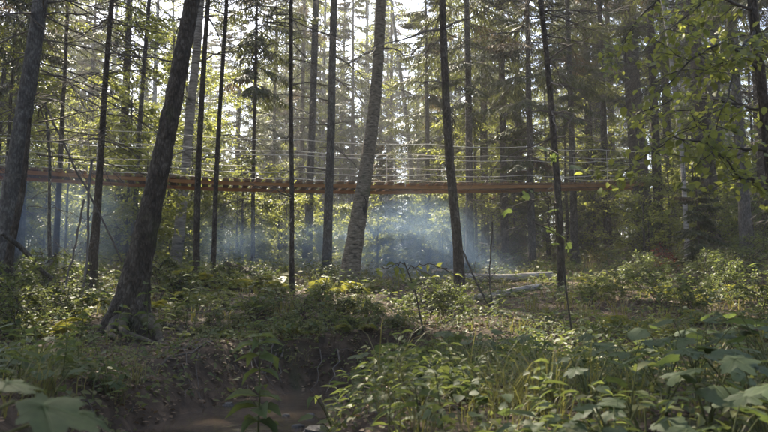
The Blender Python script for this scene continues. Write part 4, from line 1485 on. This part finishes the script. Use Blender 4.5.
near_tree('rowan_sapling', [(404, 262, 1.4), (415, 290, 1.8), (424, 330, 2.2)], 8.6,
          [[(406, 266, 8.6), (396, 264, 8.5), (382, 266, 8.4)], [(408, 270, 8.6), (425, 264, 8.5), (447, 268, 8.4)], [(412, 285, 8.6), (430, 280, 8.5), (440, 284, 8.4)]],
          LEAF_LINDEN, 9, .10, 'slight sapling with bright yellow leaves in front of the blue smoke', 'twig', sprays=2)


# ------------------------------------------------------------------ smoke and haze
def blob(c, r, seed, dens, col=(.46, .69, 1.0)):
    g = np.random.default_rng(seed)
    nu, nv = 28, 16
    th = np.linspace(0, math.pi, nv + 1)[1:-1]
    ph = np.linspace(0, 2 * math.pi, nu, endpoint=False)
    T, Q = np.meshgrid(th, ph, indexing='ij')
    D = np.stack([np.sin(T) * np.cos(Q), np.sin(T) * np.sin(Q), np.cos(T)], -1).reshape(-1, 3)
    D = np.concatenate([[(0, 0, 1)], D, [(0, 0, -1)]])
    k = 1.0
    for q in range(7):
        k = k + .10 * np.sin(D @ g.normal(0, 2.2 + .5 * q, 3) + g.uniform(0, 6)) / (1 + .2 * q)
    V = D * np.asarray(k)[:, None] * np.asarray(r)
    f4 = [(1 + a * nu + b_, 1 + (a + 1) * nu + b_, 1 + (a + 1) * nu + (b_ + 1) % nu, 1 + a * nu + (b_ + 1) % nu) for a in range(nv - 2) for b_ in range(nu)]
    f3 = [(0, 1 + b_, 1 + (b_ + 1) % nu) for b_ in range(nu)] + [(len(V) - 1, 1 + (nv - 2) * nu + (b_ + 1) % nu, 1 + (nv - 2) * nu + b_) for b_ in range(nu)]
    mb = MB()
    mb.add(V, f4)
    mb.f.append(np.array(f3)); mb.m.append(np.zeros(len(f3), int))
    o = obj('smoke', mb.mesh('smoke', volume_mat('smoke', col, dens)), None, tuple(c))
    return tag(o, 'drifting blue smoke between the trunks', 'smoke', 'smoke wisps', 'stuff')


for k, (px, py, d, r, dn) in enumerate([(405, 246, 18.0, (1.2, 1.2, .85), .24), (392, 262, 17.2, (1.5, 1.3, .6), .16), (432, 246, 20.5, (1.2, 1.3, .85), .14), (408, 248, 20, (2.4, 1.7, .95), .09), (452, 270, 16.6, (1.2, 1.0, .42), .12),
                                        (40, 208, 14.6, (1.4, 1.2, .8), .13), (70, 236, 18.5, (1.9, 1.5, .9), .09), (285, 256, 19, (1.9, 1.4, .6), .09), (225, 250, 20, (2.0, 1.5, .8), .06), (335, 256, 20, (2.0, 1.5, .8), .08)]):
    for q, (f, w_) in enumerate(((.72, .55), (1.05, .38), (1.45, .26))):
        blob(P(px, py, d), np.array(r) * f, 950 + 10 * k + q, dn * w_ * .55)

mb = MB()
box(mb, np.array([0, 210, 17.0]), np.eye(3), (880, 600, 37.5))
HZ = 0.0022
tag(obj('haze', mb.mesh('haze', volume_mat('haze', (.96, .95, .92), HZ, .3), False)), 'thin pale haze filling the wood', 'haze', kind='stuff')
